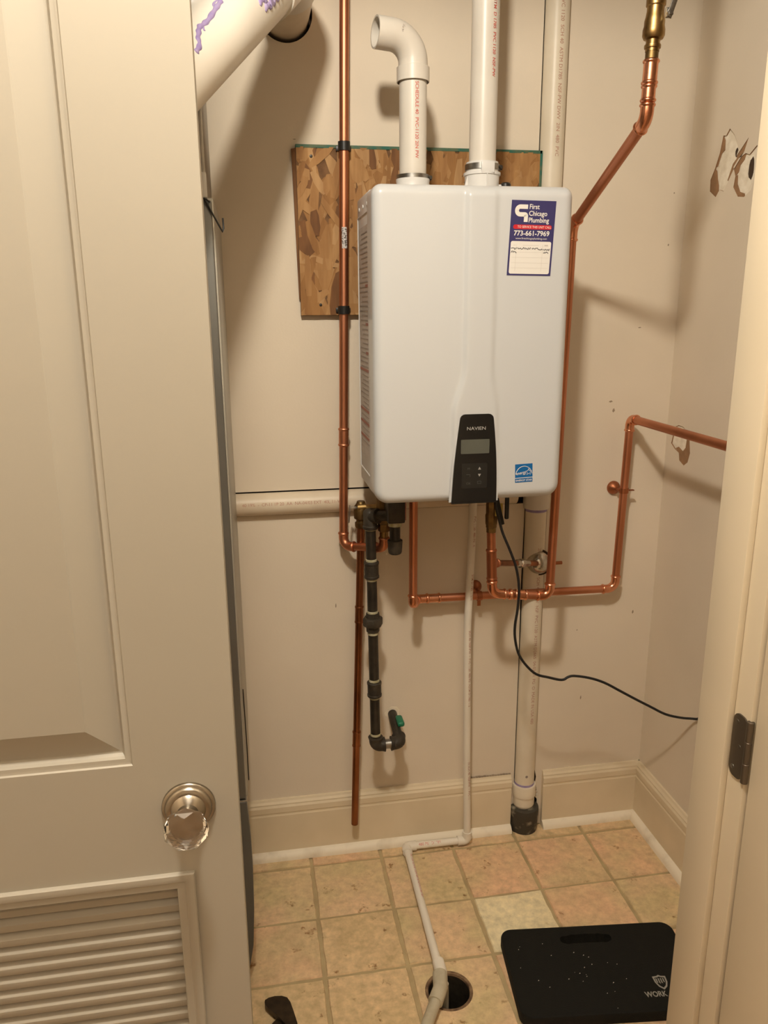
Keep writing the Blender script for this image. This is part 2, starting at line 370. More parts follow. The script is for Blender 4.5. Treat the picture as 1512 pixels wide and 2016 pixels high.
# closet floor: grout bed with the drain hole, every tile its own piece
DX, DY, DR = .402, 1.486, .054
FM = IDN
bm = B(); plate(bm, [(XL, JB), (XR, JB), (XR, WY+.02), (XL, WY+.02)], [circle(DX, DY, DR+.003, 36)], .03, Matrix.Translation((0, 0, -.0035)))
floor = struct('floor', bm, GROUT)
gx = [.112-.212*k for k in range(4, 0, -1)] + [.112, .320, .541, .743, .960, 1.172]
gy = [1.980-.2035*k for k in range(5, 0, -1)]; gy = [.96, 1.163, 1.366, 1.576, 1.771, 1.980, 2.19]
def tile_mesh(x0, x1, y0, y1, hole=None):
    bm = B(); g = .0042; n = 7
    pts = []
    def jit(): return random.uniform(-.0013, .0013)
    cs = [(x0+g, y0+g), (x1-g, y0+g), (x1-g, y1-g), (x0+g, y1-g)]
    for i in range(4):
        a, b = cs[i], cs[(i+1) % 4]
        for k in range(n): pts.append((a[0]+(b[0]-a[0])*k/n+jit(), a[1]+(b[1]-a[1])*k/n+jit()))
    cx, cy = (x0+x1)/2, (y0+y1)/2
    ins = [(cx+(x-cx)*.978, cy+(y-cy)*.978) for x, y in pts]
    if hole: plate(bm, ins, [hole], .012, IDN, back=False)
    else:
        f = bm.faces.new([bm.verts.new((x, y, 0)) for x, y in ins])
    top = [bm.verts.new((x, y, 0)) for x, y in ins]; bot = [bm.verts.new((x, y, -.0042)) for x, y in pts]
    for i in range(len(pts)):
        k = (i+1) % len(pts); bm.faces.new((top[i], top[k], bot[k], bot[i]))
    bmesh.ops.remove_doubles(bm, verts=bm.verts[:], dist=.00005)
    return bm
for j in range(len(gy)-1):
    for i in range(len(gx)-1):
        x0, x1, y0, y1 = gx[i], gx[i+1], max(gy[j], JB), min(gy[j+1], WY)
        x1 = min(x1, XR)
        h = circle(DX, DY, DR, 36) if x0 < DX < x1 and y0 < DY < y1 else None
        tm = TILE[3] if (i, j) == (6, 3) else TILE[[0, 1, 2, 0, 2, 1, 0][(i*3+j*5+i*j) % 7]]
        if (i, j) in ((6, 4), (7, 4), (8, 4)): tm = TILE[1]
        o = part('tile', tile_mesh(x0, x1, y0, y1, h), tm, floor, smooth=False)
        o.location.z = random.uniform(-.0006, .0006)
# floor drain
dr = thing('floor_drain', 'open round floor drain with dark pipe below the white condensate elbow', 'drain', (DX, DY, -.2))
bm = B()
lathe(bm, (DX, DY, -.25), (0, 0, 1), [(0, DR-.004), (.235, DR-.004), (.2435, DR-.003), (.247, DR), (.247, DR+.002), (.0, DR+.002)], 36, cap=False)
part('pipe_wall', bm, IRON, dr); bm = B(); lathe(bm, (DX, DY, -.006), (0, 0, 1), [(0, DR-.0045), (.0055, DR-.0035), (.0068, DR), (.0062, DR+.0035), (.004, DR+.0045)], 40, cap=False); part('broken_rim', bm, RUST, dr); bm = B(); lathe(bm, (DX, DY, -.252), (0, 0, 1), [(0, DR), (.002, DR)], 36); part('drain_bottom', bm, CAV, dr)
# baseboards
PROF = [(0, 0), (.016, 0), (.016, .142), (.0145, .146), (.0145, .150), (.0165, .153), (.0165, .170), (.013, .176), (.013, .180), (.0085, .186), (.006, .192), (0, .192)]
def base_run(bm, a, b, out, prof=PROF, mi=0):
    a, b, out = V(a), V(b), V(out)
    A = [bm.verts.new(a + out*d + V((0, 0, z))) for d, z in prof]; Bv = [bm.verts.new(b + out*d + V((0, 0, z))) for d, z in prof]
    n = len(prof)
    for i in range(n):
        f = bm.faces.new((A[i], A[(i+1) % n], Bv[(i+1) % n], Bv[i])); f.material_index = mi
    bm.faces.new(A); bm.faces.new(Bv[::-1])
SP = [(.0, 0), (.019, 0)] + [(.019*math.cos(a)+.0, .022*math.sin(a)) for a in (.35, .7, 1.05, 1.35)] + [(0, .023)]
bb = B(); base_run(bb, (XL, WY, 0), (.739, WY, 0), (0, -1, 0)); bl = struct('baseboard_back', bb, BASE)
bb = B(); base_run(bb, (XL, WY-.016, 0), (.739, WY-.016, 0), (0, -1, 0), SP); part('shoe_moulding', bb, SHOE, bl)
bb = B(); base_run(bb, (.842, WY, 0), (XR, WY, 0), (0, -1, 0)); bl = struct('baseboard_back_corner', bb, BASE)
bb = B(); base_run(bb, (.842, WY-.016, 0), (XR-.012, WY-.016, 0), (0, -1, 0), SP); part('shoe_moulding', bb, SHOE, bl)
bb = B(); base_run(bb, (XR, WY-.001, 0), (XR, JB, 0), (-1, 0, 0)); bl = struct('baseboard_right', bb, BASE)
bb = B(); base_run(bb, (XR-.016, WY-.018, 0), (XR-.016, JB, 0), (-1, 0, 0), SP); part('shoe_moulding', bb, SHOE, bl)
# jamb with stop, head jamb and the left jamb
bm = B()
box(bm, OPR, OPR+.02, DF-.022, JB, 0, OPT+.02, .0012); box(bm, OPR-.011, OPR, DF+.014, JB-.004, 0, OPT, .0018)
jamb = struct('trim_1', bm, TRIM, smooth=True)
bm = B(); box(bm, OPL-.02, OPL, DF-.022, JB, 0, OPT+.02, .0012); struct('trim_2', bm, TRIM)
bm = B(); box(bm, OPL, OPR, DF-.022, JB, OPT, OPT+.02, .0012); struct('trim_3', bm, TRIM)
bm = B(); box(bm, OPR+.045, OPR+.13, DF-.02, DF, 0, OPT+.09, .003); box(bm, OPL-.13, OPL-.045, DF-.02, DF, 0, OPT+.09, .003); box(bm, OPL-.045, OPR+.045, DF-.02, DF, OPT+.01, OPT+.09, .003)
struct('trim_4', bm, TRIM)
# hinge on the jamb
hg = B(); plate(hg, rrect(.8765, .9075, .937, 1.034, .012, 8), [], .0022, Matrix.Translation((OPR-.0026-XR, 0, 0)) @ RM)
hg = part('hinge_plate', hg, HINGEM, jamb)
spin(hg, 'hinge_knuckle', (OPR+.0005, DF-.0215, .937), (0, 0, 1), [(0, .0035), (.001, .005), (.031, .005), (.0315, .0045), (.032, .005), (.065, .005), (.0655, .0045), (.066, .005), (.096, .005), (.097, .0035)], HINGEM, 14)
for yy, zz in ((.899, 1.021), (.889, .986), (.899, .950)):
    spin(hg, 'screw', (OPR-.0024, yy, zz), (-1, 0, 0), [(0, .0040), (.0006, .0038), (.0009, .002)], STEEL if zz < .96 else HINGEM, 12)

# ------------------------------------------------------------------ doors
def make_door(name, W, Z0, Z1, louver, loc, rz, DOORM=DOORM):
    # local: x from the hinge, front face at y=0 looking to -y, 35 mm thick
    T = .035; st = .125
    root = bpy.data.objects.new(name, None); COL.objects.link(root); root['kind'] = 'structure'; root.location = loc; root.rotation_euler = (0, 0, rz)
    OFF[root] = V((0, 0, 0))
    P0, P1 = 1.046, 2.30            # raised panel opening
    if louver: L0, L1, LX = .20, .864, .085
    else: L0, L1, LX = .22, .885, st
    bm = B()
    box(bm, 0, st, 0, T, Z0, Z1, .0012); box(bm, W-st, W, 0, T, Z0, Z1, .0012)
    if louver:
        box(bm, st, W-st, 0, T, Z0, L0, 0); box(bm, st, W-st, 0, T, L1, P0, 0)
        # stiles are cut back behind the louvre opening by its own frame
    else:
        box(bm, st, W-st, 0, T, Z0, L0); box(bm, st, W-st, 0, T, L1, P0)
    box(bm, st, W-st, 0, T, P1, Z1)
    part('door_frame', bm, DOORM, root)
    def raised(x0, x1, z0, z1):
        bm = B(); rings = []
        for ins, dep in ((0, .0), (.0015, .0022), (.005, .0030), (.0085, .0035), (.010, .0080), (.0125, .0120), (.0140, .0125), (.0155, .0125), (.050, .0012), (.0515, .0002), (.056, .0002)):
            rings.append([bm.verts.new((x, dep, z)) for x, z in ((x0+ins, z0+ins), (x1-ins, z0+ins), (x1-ins, z1-ins), (x0+ins, z1-ins))])
        for a, b in zip(rings, rings[1:]):
            for i in range(4): bm.faces.new((a[i], a[(i+1) % 4], b[(i+1) % 4], b[i]))
        bm.faces.new(rings[-1])
        back = [bm.verts.new((x, T, z)) for x, z in ((x0, z0), (x1, z0), (x1, z1), (x0, z1))]
        bm.faces.new(back)
        part('raised_panel', bm, DOORM, root, ang=12)
    raised(st, W-st, P0, P1)
    if not louver: raised(st, W-st, L0, L1)
    else:
        fx0, fx1, fz0, fz1 = .060, W-.061, L0-.022, .886     # louvre frame outer
        fw = .0235; bm = B(); rings = []
        for ins, dep in ((0, 0), (0, -.0045), (.0015, -.0062), (.006, -.0068), (.012, -.0050), (.0135, -.0035), (fw-.001, -.0030), (fw, -.0018), (fw, .028)):
            rings.append([bm.verts.new((x, dep, z)) for x, z in ((fx0+ins, fz0+ins), (fx1-ins, fz0+ins), (fx1-ins, fz1-ins), (fx0+ins, fz1-ins))])
        for a, b in zip(rings, rings[1:]):
            for i in range(4): bm.faces.new((a[i], a[(i+1) % 4], b[(i+1) % 4], b[i]))
        part('louvre_frame', bm, DOORM, root, ang=25)
        # slats: tilted boards with a blunt front edge
        x0, x1 = fx0+fw, fx1-fw; pitch = .0222
        zt = fz1-fw-.002; me = None; k = 0
        while zt - k*pitch > fz0+fw+.01:
            z = zt-k*pitch
            if me is None:
                bm = B(); prof = [(.0030, 0), (.0040, .0015), (.0045, .0030), (.0165, .0150), (.0200, .0150), (.0170, .0100), (.0040, -.0085), (.0030, -.0080)]
                prof = [(.0022, -.0135), (.0015, -.0122), (.0015, -.0035), (.0025, -.0020), (.0150, .0085), (.0185, .0085), (.0060, -.0060), (.0045, -.0135)]
                A = [bm.verts.new((x0, y, zz)) for y, zz in prof]; Bv = [bm.verts.new((x1, y, zz)) for y, zz in prof]
                for i in range(len(prof)): bm.faces.new((A[i], A[(i+1) % len(prof)], Bv[(i+1) % len(prof)], Bv[i]))
                bm.faces.new(A); bm.faces.new(Bv[::-1])
                o = part('slat', bm, DOORM, root, ang=30); me = o.data
            else:
                o = bpy.data.objects.new('slat', me); COL.objects.link(o); o.parent = root; OFF[o] = V((0, 0, 0))
            o.location = (0, .0105, z-.009); k += 1
        bm = B(); box(bm, fx0+.01, fx1-.01, .031, .0345, fz0+.01, fz1-.01); part('backing_board', bm, DOORM, root)
    return root
door_1 = make_door('door_1', .70, .012, 2.52, True, (-.74, DF, 0), 0)
door_2 = make_door('door_2', .70, .012, 2.52, False, (.6655, DF-.0255, 0), math.radians(-90.3), TRIM)
# stiles behind the louvre: the slats sit in front of y=.0045, so recess the door frame there
bm = B()
fr = [c for c in door_1.children if c.name.startswith('door_frame')][0]
bm = B(); T = .035; W = .70
box(bm, 0, .125, 0, T, .884, 2.52); box(bm, W-.125, W, 0, T, .884, 2.52)
box(bm, 0, .0735, 0, T, .012, .884); box(bm, W-.0745, W, 0, T, .012, .884)
box(bm, .0735, W-.0745, 0, T, .012, .19); box(bm, .0735, W-.0745, 0, T, .872, .884); box(bm, .125, W-.125, 0, T, .884, 1.046); box(bm, .125, W-.125, 0, T, 2.30, 2.52)
bm.to_mesh(fr.data); bm.free()
# knob: rosette, neck and cut-glass knob
kx, kz = .638, .982
kn = spin(door_1, 'rosette', (kx, 0, kz), (0, -1, 0), [(0, .0335), (.003, .0335), (.0045, .0325), (.0055, .0295), (.008, .0285), (.0095, .0270), (.0105, .0215), (.014, .0190), (.018, .0135), (.024, .0120), (.030, .0125), (.033, .0150), (.036, .0155), (.037, .010)], NICKEL, 40)
bm = B(); n = 8
prof = [(.0335, .010), (.038, .0205), (.0445, .0275), (.0520, .0275), (.0580, .0215), (.0630, .0100)]
rings = []
for i, (d, r) in enumerate(prof):
    rings.append([bm.verts.new((kx + r*math.cos(2*PI*(k+.5*(i % 2))/n), -d, kz + r*math.sin(2*PI*(k+.5*(i % 2))/n))) for k in range(n)])
for i in range(len(rings)-1):
    a, b = rings[i], rings[i+1]
    for k in range(n):
        k1 = (k+1) % n
        if i % 2 == 0:
            bm.faces.new((a[k], a[k1], b[k])); bm.faces.new((a[k1], b[k1], b[k]))
        else:
            bm.faces.new((a[k], b[k1], b[k])); bm.faces.new((a[k], a[k1], b[k1]))
bm.faces.new(rings[0][::-1]); bm.faces.new(rings[-1])
part('glass_knob', bm, GLASS, kn, smooth=False, label='faceted clear glass knob')

# ------------------------------------------------------------------ furnace cabinet behind the left door
FY = 1.60
fc = thing('furnace', 'tall grey sheet-metal furnace cabinet behind the louvred door', 'furnace', (-.35, 1.8, 0))
bm = B(); box(bm, -.66, -.050, FY+.012, 2.030, .50, 1.795, .004); part('cabinet_body', bm, CABS, fc)
bm = B(); box(bm, -.64, -.098, FY+.012, 2.020, .0, .50, .004); part('cabinet_base', bm, CABM, fc)
bm = B(); box(bm, -.655, -.054, FY-.012, FY+.012, .514, 1.788, .003); part('upper_door', bm, CABM, fc)
bm = B(); out = [(-.655, .508), (-.053, .508), (-.0485, .42), (-.0475, .33), (-.050, .22), (-.056, .12), (-.068, .055), (-.086, .012), (-.10, .002), (-.62, .002), (-.655, .04)]
plate(bm, out, [], .028, Matrix.Translation((0, FY-.018, 0)) @ Matrix.Rotation(PI/2, 4, 'X')); part('lower_door', bm, CABM, fc, smooth=False)
bm = B(); box(bm, -.655, -.052, FY-.016, FY+.004, .506, .5125, .001); part('seam_strip', bm, STEEL, fc)
bm = B(); box(bm, -.63, -.066, FY+.004, 2.0, 1.795, CEILZ-.02, .003); box(bm, -.075, -.062, FY, FY+.012, 1.80, CEILZ-.02, .001); part('supply_duct', bm, GALV, fc)
bm = B(); box(bm, -.0745, -.0605, FY-.014, FY+.004, 1.792, 1.836, .002); part('door_latch', bm, WHITES, fc)
bm = B(); sweep(bm, rounded([(-.049, 1.66, .75), (-.0475, 1.66, .62), (-.0475, 1.66, .515)], .3, 4), .0013, 6); part('door_gasket', bm, BLACK, fc)
wr = thing('thermostat_wire', 'thin black bent wire end sticking out of the furnace cabinet', 'wire', (-.06, 1.59, 1.79))
tube(wr, 'wire', [(-.075, 1.585, 1.793), (-.066, 1.583, 1.789), (-.052, 1.585, 1.762), (-.041, 1.588, 1.741), (-.036, 1.59, 1.732), (-.034, 1.593, 1.738), (-.0345, 1.594, 1.757)], .0016, RUBBER, 8)
tube(wr, 'wire', [(-.070, 1.583, 1.790), (-.062, 1.583, 1.788), (-.056, 1.583, 1.783)], .0016, RUBBER, 8)

# ------------------------------------------------------------------ flue
fl = thing('flue_pipe', 'thick white plastic flue pipe smeared with purple primer, entering the wall top left', 'pipe', (.12, 2.05, 2.24))
PA = V((.1225, 1.77, 2.2575)); PB = V((-.0910, 1.36, 1.9370))
PD = (PB-PA).normalized(); PC = PB + PD*.16
tube(fl, 'wall_stub', [(.1225, 2.14, 2.2575), (.1225, 1.80, 2.2575)], .057, PVCOLD, 40)
tube(fl, 'pipe', [PA+PD*.05, PC], .057, PVC, 44)
bm = B(); sweep(bm, rounded([V((.1225, 1.885, 2.2575)), PA, PA + PD*.16], .06, 10), .0612, 40); part('elbow', bm, PVC, fl)
bm = B(); sweep(bm, rounded([PC-PD*.03, PC+PD*.06, V((-.45, PC.y-.05, PC.z-.05)), (-.795, PC.y-.05, PC.z-.05)], [.05, .03], 5), .0612, 28); part('elbow', bm, PVC, fl)
# primer smears lie on the pipe surface as thin drips
def on_pipe(s, ang, lift=.0006):
    u = PD.cross(V((0, 0, 1))).normalized(); v = u.cross(PD)
    return PA + PD*s + (u*math.cos(ang)+v*math.sin(ang))*(.057+lift)
def smear(pts, w):
    P = catmull([V((a, b, 0)) for a, b in pts], 5); bm = B(); n = len(P)
    sweep(bm, [on_pipe(p.x, p.y, -w*.55) for p in P], [w*(.97+.12*math.sin(i*1.1))*min(1, .75+i*.12, .75+(n-1-i)*.12) for i in range(n)], 10)
    part('primer_smear', bm, PRIMER, fl)
smear([(.3993, 2.147), (.4157, 2.172), (.4389, 2.217), (.468, 2.28), (.489, 2.285), (.5038, 2.263), (.5172, 2.336), (.5322, 2.44), (.5419, 2.573), (.5561, 2.615), (.5626, 2.64)], .0052)
smear([(.38, 2.145), (.4125, 2.05), (.4301, 2.108)], .0022)
smear([(.497, 2.30), (.503, 2.38), (.505, 2.42)], .0025)
for k, (a0, a1) in enumerate(((2.2, 2.7), (2.62, 2.98), (2.9, 3.2), (1.6, 2.3))):
    smear([(.175+.008*q+.012*(k % 2), a0+(a1-a0)*abs(math.sin(q*1.3))) for q in range(17 if k < 3 else 8)], .0065)
# ------------------------------------------------------------------ OSB backing board
ob = thing('osb_board', 'rough oriented strand board screwed to the wall behind the water heater', 'board', (.44, 2.04, 1.575))
OX0, OX1, OZ0, OZ1, OYF = .1365, .752, 1.574, 1.970, 2.033
bm = B(); plate(bm, [(OX0, OZ0), (OX1, OZ0+.002), (OX1+.001, OZ1-.003), (OX0-.001, OZ1)], [], .0165, Matrix.Translation((0, OYF, 0)) @ Matrix.Rotation(PI/2, 4, 'X')); part('board_core', bm, OSBB, ob, smooth=False)
bm = B(); box(bm, OX0-.001, OX1+.001, OYF-.0022, WY-.0005, OZ1-.0065, OZ1+.0012, .0004); box(bm, OX1-.004, OX1+.0025, OYF-.0022, WY-.0005, OZ0+.20, OZ1+.001, .0004); part('green_edge', bm, OSBG, ob)
bm = B(); plate(bm, [(OX0-.011, OZ1-.008), (OX0-.003, OZ0+.04), (OX0-.0005, OZ0+.04), (OX0-.0005, OZ1-.006)], [], .009, Matrix.Translation((0, OYF+.006, 0)) @ Matrix.Rotation(PI/2, 4, 'X')); part('edge_strip', bm, FL[4], ob)
def clip(pts, x0, x1, z0, z1):
    for ax, lim, sg in ((0, x0, 1), (0, x1, -1), (1, z0, 1), (1, z1, -1)):
        out = []
        for i in range(len(pts)):
            a, b = pts[i-1], pts[i]; ia = (a[ax]-lim)*sg >= 0; ib = (b[ax]-lim)*sg >= 0
            if ia != ib:
                t = (lim-a[ax])/(b[ax]-a[ax]); out.append((a[0]+(b[0]-a[0])*t, a[1]+(b[1]-a[1])*t))
            if ib: out.append(b)
        pts = out
        if len(pts) < 3: return None
    return pts
bm = B(); NF = 620
for i in range(NF):
    L = random.uniform(.05, .125); Wd = random.uniform(.012, .030); a = random.gauss(PI/2, .38) if random.random() < .78 else random.uniform(0, PI)
    cx, cz = random.uniform(OX0-.02, OX1+.02), random.uniform(OZ0-.03, OZ1+.03)
    sh = [(-L/2, -Wd*random.uniform(.2, .5)), (-L*.2, -Wd/2), (L*.25, -Wd*random.uniform(.4, .55)), (L/2, -Wd*random.uniform(.1, .45)), (L*random.uniform(.42, .5), Wd*random.uniform(.1, .4)), (L*.1, Wd/2), (-L*.3, Wd*random.uniform(.38, .52)), (-L/2, Wd*random.uniform(.1, .4))]
    ca, sa = math.cos(a), math.sin(a)
    pts = clip([(cx+x*ca-y*sa, cz+x*sa+y*ca) for x, y in sh], OX0, OX1, OZ0+.001, OZ1-.004)
    if not pts: continue
    h = .0002 + .0022*(i/NF)**.7; tilt = random.uniform(-.0003, .0003)
    mi = random.choices(range(5), (30, 24, 26, 12, 8))[0]
    fr_ = [bm.verts.new((x, OYF-h-tilt*((x-cx)/.03), z)) for x, z in pts]; bk = [bm.verts.new((x, OYF-max(h-.0007, -.0002), z)) for x, z in pts]
    try:
        f = bm.faces.new(fr_); f.material_index = mi
        for k in range(len(pts)):
            q = bm.faces.new((fr_[k], bk[k], bk[(k+1) % len(pts)], fr_[(k+1) % len(pts)])); q.material_index = 4
    except ValueError: pass
part('wood_strands', bm, FL, ob, smooth=False, kind='stuff')
for x, z in ((.172, 1.945), (.186, 1.60)):
    spin(ob, 'screw', (x, OYF-.0022, z), (0, -1, 0), [(0, .0038), (.0009, .0036), (.0014, .001)], IRON, 12)

# ------------------------------------------------------------------ horizontal and vertical drain pipes set in the wall
hp = thing('drain_branch', 'cream plastic drain pipe set horizontally into the wall slot left of the heater', 'pipe', (.2, 2.046, 1.055))
HZ = 1.0875
tube(hp, 'pipe', [(XL, 2.046, HZ+.002), (.72, 2.046, HZ)], .0302, PVCOLD, 36)
pipe_print(hp, '40 19%  -  CP-11 1P 20  AA  NA-04/03 EXT  40L 11-V', .0115, (-.035, 2.046, HZ+.001), (1, 0, 0), (.1, -1, .05), .0302, REDP2)
st = thing('drain_stack', 'vertical white plastic drain pipe sunk in a wall slot behind the heater', 'pipe', (.783, 2.046, 0))
SXc, SYc = .783, 2.046
tube(st, 'pipe', [(SXc, SYc, .08), (SXc, SYc, CEILZ)], .0302, PVCS, 36)
spin(st, 'tee_hub', (SXc, SYc, 1.042), (0, 0, 1), [(0, .0302), (0, .0365), (.004, .0372), (.13, .0372), (.134, .036), (.134, .03)], PVC, 36, label='white hub with a purple primer line')
spin(st, 'primer_ring', (SXc, SYc, 1.033), (0, 0, 1), [(0, .0305), (.008, .0309), (.0095, .0305)], PRIMER, 36)
spin(st, 'coupling', (SXc, SYc, .088), (0, 0, 1), [(0, .0308), (.0, .0335), (.030, .0335), (.031, .0362), (.066, .0365), (.069, .0355), (.069, .03)], PVCS, 36)
spin(st, 'primer_ring', (SXc, SYc, .158), (0, 0, 1), [(0, .0306), (.006, .0308), (.0065, .0304)], PRIMER, 36)
spin(st, 'floor_hub', (SXc+.002, SYc-.004, -.003), (0, 0, 1), [(0, .040), (.01, .0425), (.05, .0425), (.055, .044), (.074, .045), (.082, .044), (.085, .038), (.085, .031)], HUBM, 30, label='dirty cast hub crusted with dried plaster')
pipe_print(st, 'PVC 1120  SCH 40  ASTM D1785  NSF-PW DWV  2IN  480  PVC', .013, (SXc, SYc, 2.31), (0, 0, -1), (-.05, -1, .0), .0302, REDP2)
pipe_print(st, '2IN  CP-11 1P  SCH 40 DWV  NSF  PVC 1120  ASTM D2665  04-03  H  PG  O  MADE IN USA 480', .0135, (SXc, SYc, .93), (0, 0, -1), (.02, -1, .0), .0302, REDP2)
bm = B(); lathe(bm, (SXc-.004, SYc-.0304, .196), (0, -1, 0), [(0, .0042), (.0003, .0042)], 14); part('round_stamp', bm, GREYP, st)
# crumbs of plaster beside the stack
cr = []
for x, z, r in ((.826, .118, .006), (.8285, .105, .005), (.824, .13, .004)):
    bm = B(); bmesh.ops.create_icosphere(bm, subdivisions=1, radius=r)
    for v in bm.verts: v.co = V((x+v.co.x*random.uniform(.6, 1.2), WY-.0005+v.co.y*.35, z+v.co.z*random.uniform(.7, 1.4)))
    part('plaster_lump', bm, DUST, wall_back, smooth=False)

# ------------------------------------------------------------------ water heater
wh = thing('water_heater', 'white wall-hung tankless water heater with black control panel and stickers', 'water heater', (.488, 1.86, 1.157))
HXa, HXb, HZa, HZb, HYF, HYM, HYB = .2675, .7085, 1.157, 1.841, 1.700, 1.775, 1.955
def fold(x, z):
    def sm(t): t = min(max(t, 0), 1); return t*t*(3-2*t)
    k = sm((1.46-z)/.10)
    e1 = .469-.024*k; e2 = .5345+.014*k
    return -.0085*(sm((x-(e1-.004))/.009) - .5*sm((x-(e2-.008))/.014))
def corner_r(z): return .030
bm = B()
NX, NZ = 110, 120
def spread(n, a, b, m_):
    # denser near both ends
    pts = []
    for i in range(n+1):
        pts.append(i/n)
    e = [0, .0008, .002, .004, .0065, .0095, .013, .017, .0215, .0265, .032]
    c = [e[-1] + (b-a-2*e[-1])*k/m_ for k in range(1, m_)]
    return [a+x for x in e] + [a+x for x in c] + [b-x for x in reversed(e)]
xs = spread(0 or 1, HXa, HXb, 90); zs = spread(1, HZa, HZb, 60)
grid = []
RC = .034; RE = .021
for z in zs:
    row = []
    for x in xs:
        rc = RC if z < 1.5 else .022
        px, pz = x, z; dx = min(x-HXa, HXb-x); dz = min(z-HZa, HZb-z)
        if dx < rc and dz < rc:
            a, b = 1-dx/rc, 1-dz/rc; mx = max(a, b); h = math.hypot(a, b); s = mx/h if h else 1
            a2, b2 = a*s, b*s
            px = (HXa+rc-a2*rc) if x < .488 else (HXb-rc+a2*rc); pz = (HZa+rc-b2*rc) if z < 1.5 else (HZb-rc+b2*rc)
            d = rc*(1-mx)
        else: d = min(dx, dz)
        y = HYF + (RE - math.sqrt(max(RE*RE-(RE-d)**2, 0)) if d < RE else 0)
        edge = min(1, d/RE)
        row.append(bm.verts.new((px, y + fold(px, pz)*edge, pz)))
    grid.append(row)
for j in range(len(zs)-1):
    for i in range(len(xs)-1): bm.faces.new((grid[j][i], grid[j][i+1], grid[j+1][i+1], grid[j+1][i]))
loop = [grid[0][i] for i in range(len(xs))] + [grid[j][-1] for j in range(1, len(zs))] + [grid[-1][i] for i in range(len(xs)-2, -1, -1)] + [grid[j][0] for j in range(len(zs)-2, 0, -1)]
bk = [bm.verts.new((v.co.x, HYM, v.co.z)) for v in loop]
for i in range(len(loop)):
    k = (i+1) % len(loop); bm.faces.new((loop[i], loop[k], bk[k], bk[i]))
bm.faces.new(bk)
part('front_cover', bm, WHITEM, wh, ang=50)
bm = B(); box(bm, HXa+.004, HXb-.004, HYM, HYB, HZa+.012, HZb-.003, .006, seg=3); part('rear_case', bm, WHITES, wh)
bm = B(); box(bm, .33, .65, HYB, 2.030, 1.60, 1.78, .002); part('wall_bracket', bm, STEEL, wh)
bm = B(); box(bm, .34, .64, HYB, 2.049, 1.150, 1.20, .002); part('wall_bracket', bm, STEEL, wh)
spin(wh, 'bracket_bolt', (.452, 2.02, 1.118), (0, -1, 0), [(0, .006), (.012, .006), (.012, .013), (.020, .013), (.022, .010)], IRON, 8)
# embossed side label
bm = B()
fz0, fz1, fy0, fy1 = 1.205, 1.795, 1.785, 1.945
for a, b in ((((fy0, fz0), (fy1, fz0))), (((fy1, fz0), (fy1, fz1))), (((fy1, fz1), (fy0, fz1))), (((fy0, fz1), (fy0, fz0)))):
    sweep(bm, [(HXa+.0040, a[0], a[1]), (HXa+.0040, b[0], b[1])], .0018, 8)
part('side_emboss', bm, WHITES, wh)
LM = Matrix.Translation((HXa+.0036, 0, 0)) @ Matrix(((0, 0, -1, 0), (1, 0, 0, 0), (0, 1, 0, 0), (0, 0, 0, 1)))
bm = B(); plate(bm, [(fy0+.008, 1.24), (fy1-.01, 1.24), (fy1-.01, 1.77), (fy0+.008, 1.77)], [], .0003, LM)
lab = part('side_label', bm, FILM, wh, smooth=False, label='printed specification label on the heater side')
bm = B()
for k in range(46):
    z = 1.755-.0106*k; a = fy0+.014; b = fy1-.016-random.uniform(0, .05)
    box(bm, HXa+.0030, HXa+.0034, a, b, z-.0012, z+.0012, mi=0)
for z in (1.64, 1.555, 1.49, 1.45, 1.355, 1.325, 1.29): box(bm, HXa+.0029, HXa+.0034, fy0+.010, fy0+.05 if z > 1.46 else fy1-.012, z-.003, z+.003, mi=1)
part('printed_lines', bm, [LINK, LRED], lab, smooth=False)
for yy in (1.80, 1.86, 1.92):
    spin(wh, 'vent_rivet', (HXa+.004, yy, 1.812), (-1, 0, 0), [(0, .0045), (.0015, .004), (.002, .002)], WHITES, 12)
# control panel
PY = HYF-.0108
def trap(z):
    k = (z-1.157)/(1.360-1.157); l = .4425+(.4610-.4425)*k - .0025*math.sin(PI*k)*1.0; r = .5490-(.5490-.5365)*k + .0035*math.sin(PI*k); return l, r
ol = []
zz_ = [1.158 + (1.348-1.158)*k/12 for k in range(13)]
lft = [(trap(z)[0], z) for z in zz_]; rt = [(trap(z)[1], z) for z in zz_]
l, r = trap(1.348)
topc = [(r-.012+.012*math.cos(a), 1.348+.012*math.sin(a)) for a in (.4, .8, 1.2, PI/2)] + [(l+.012-.012*math.cos(a), 1.348+.012*math.sin(a)) for a in (PI/2, 1.2, .8, .4)]
ol = rt + topc + lft[::-1]
bm = B(); plate(bm, ol, [], .0105, Matrix.Translation((0, PY, 0)) @ Matrix.Rotation(PI/2, 4, 'X'), back=False)
box(bm, .4430, .5485, PY, HYM, 1.1545, 1.160)
cp = part('control_panel', bm, GLOSSB, wh, smooth=False, label='glossy black control panel')
bm = B(); cxm = .4975
plate(bm, [(cxm+(x-cxm)*1.09, 1.26+(z-1.26)*1.04 if z > 1.2 else z) for x, z in ol], [], .004, Matrix.Translation((0, PY+.0042, 0)) @ Matrix.Rotation(PI/2, 4, 'X'), back=False)
part('panel_surround', bm, WHITEM, wh, smooth=False)
bm = B(); plate(bm, rrect(.4625, .5290, 1.2705, 1.3030, .0015, 3), [], .0008, Matrix.Translation((0, PY-.0006, 0)) @ Matrix.Rotation(PI/2, 4, 'X')); scr = part('display', bm, LCD, cp, smooth=False)
bm = B(); add_text(bm, 'NAVIEN', .0105, FRONT(.4975, PY-.0006, 1.3245), 'CENTER', .00008, xs=1.2); part('brand_lettering', bm, LEGEND, cp, smooth=False)
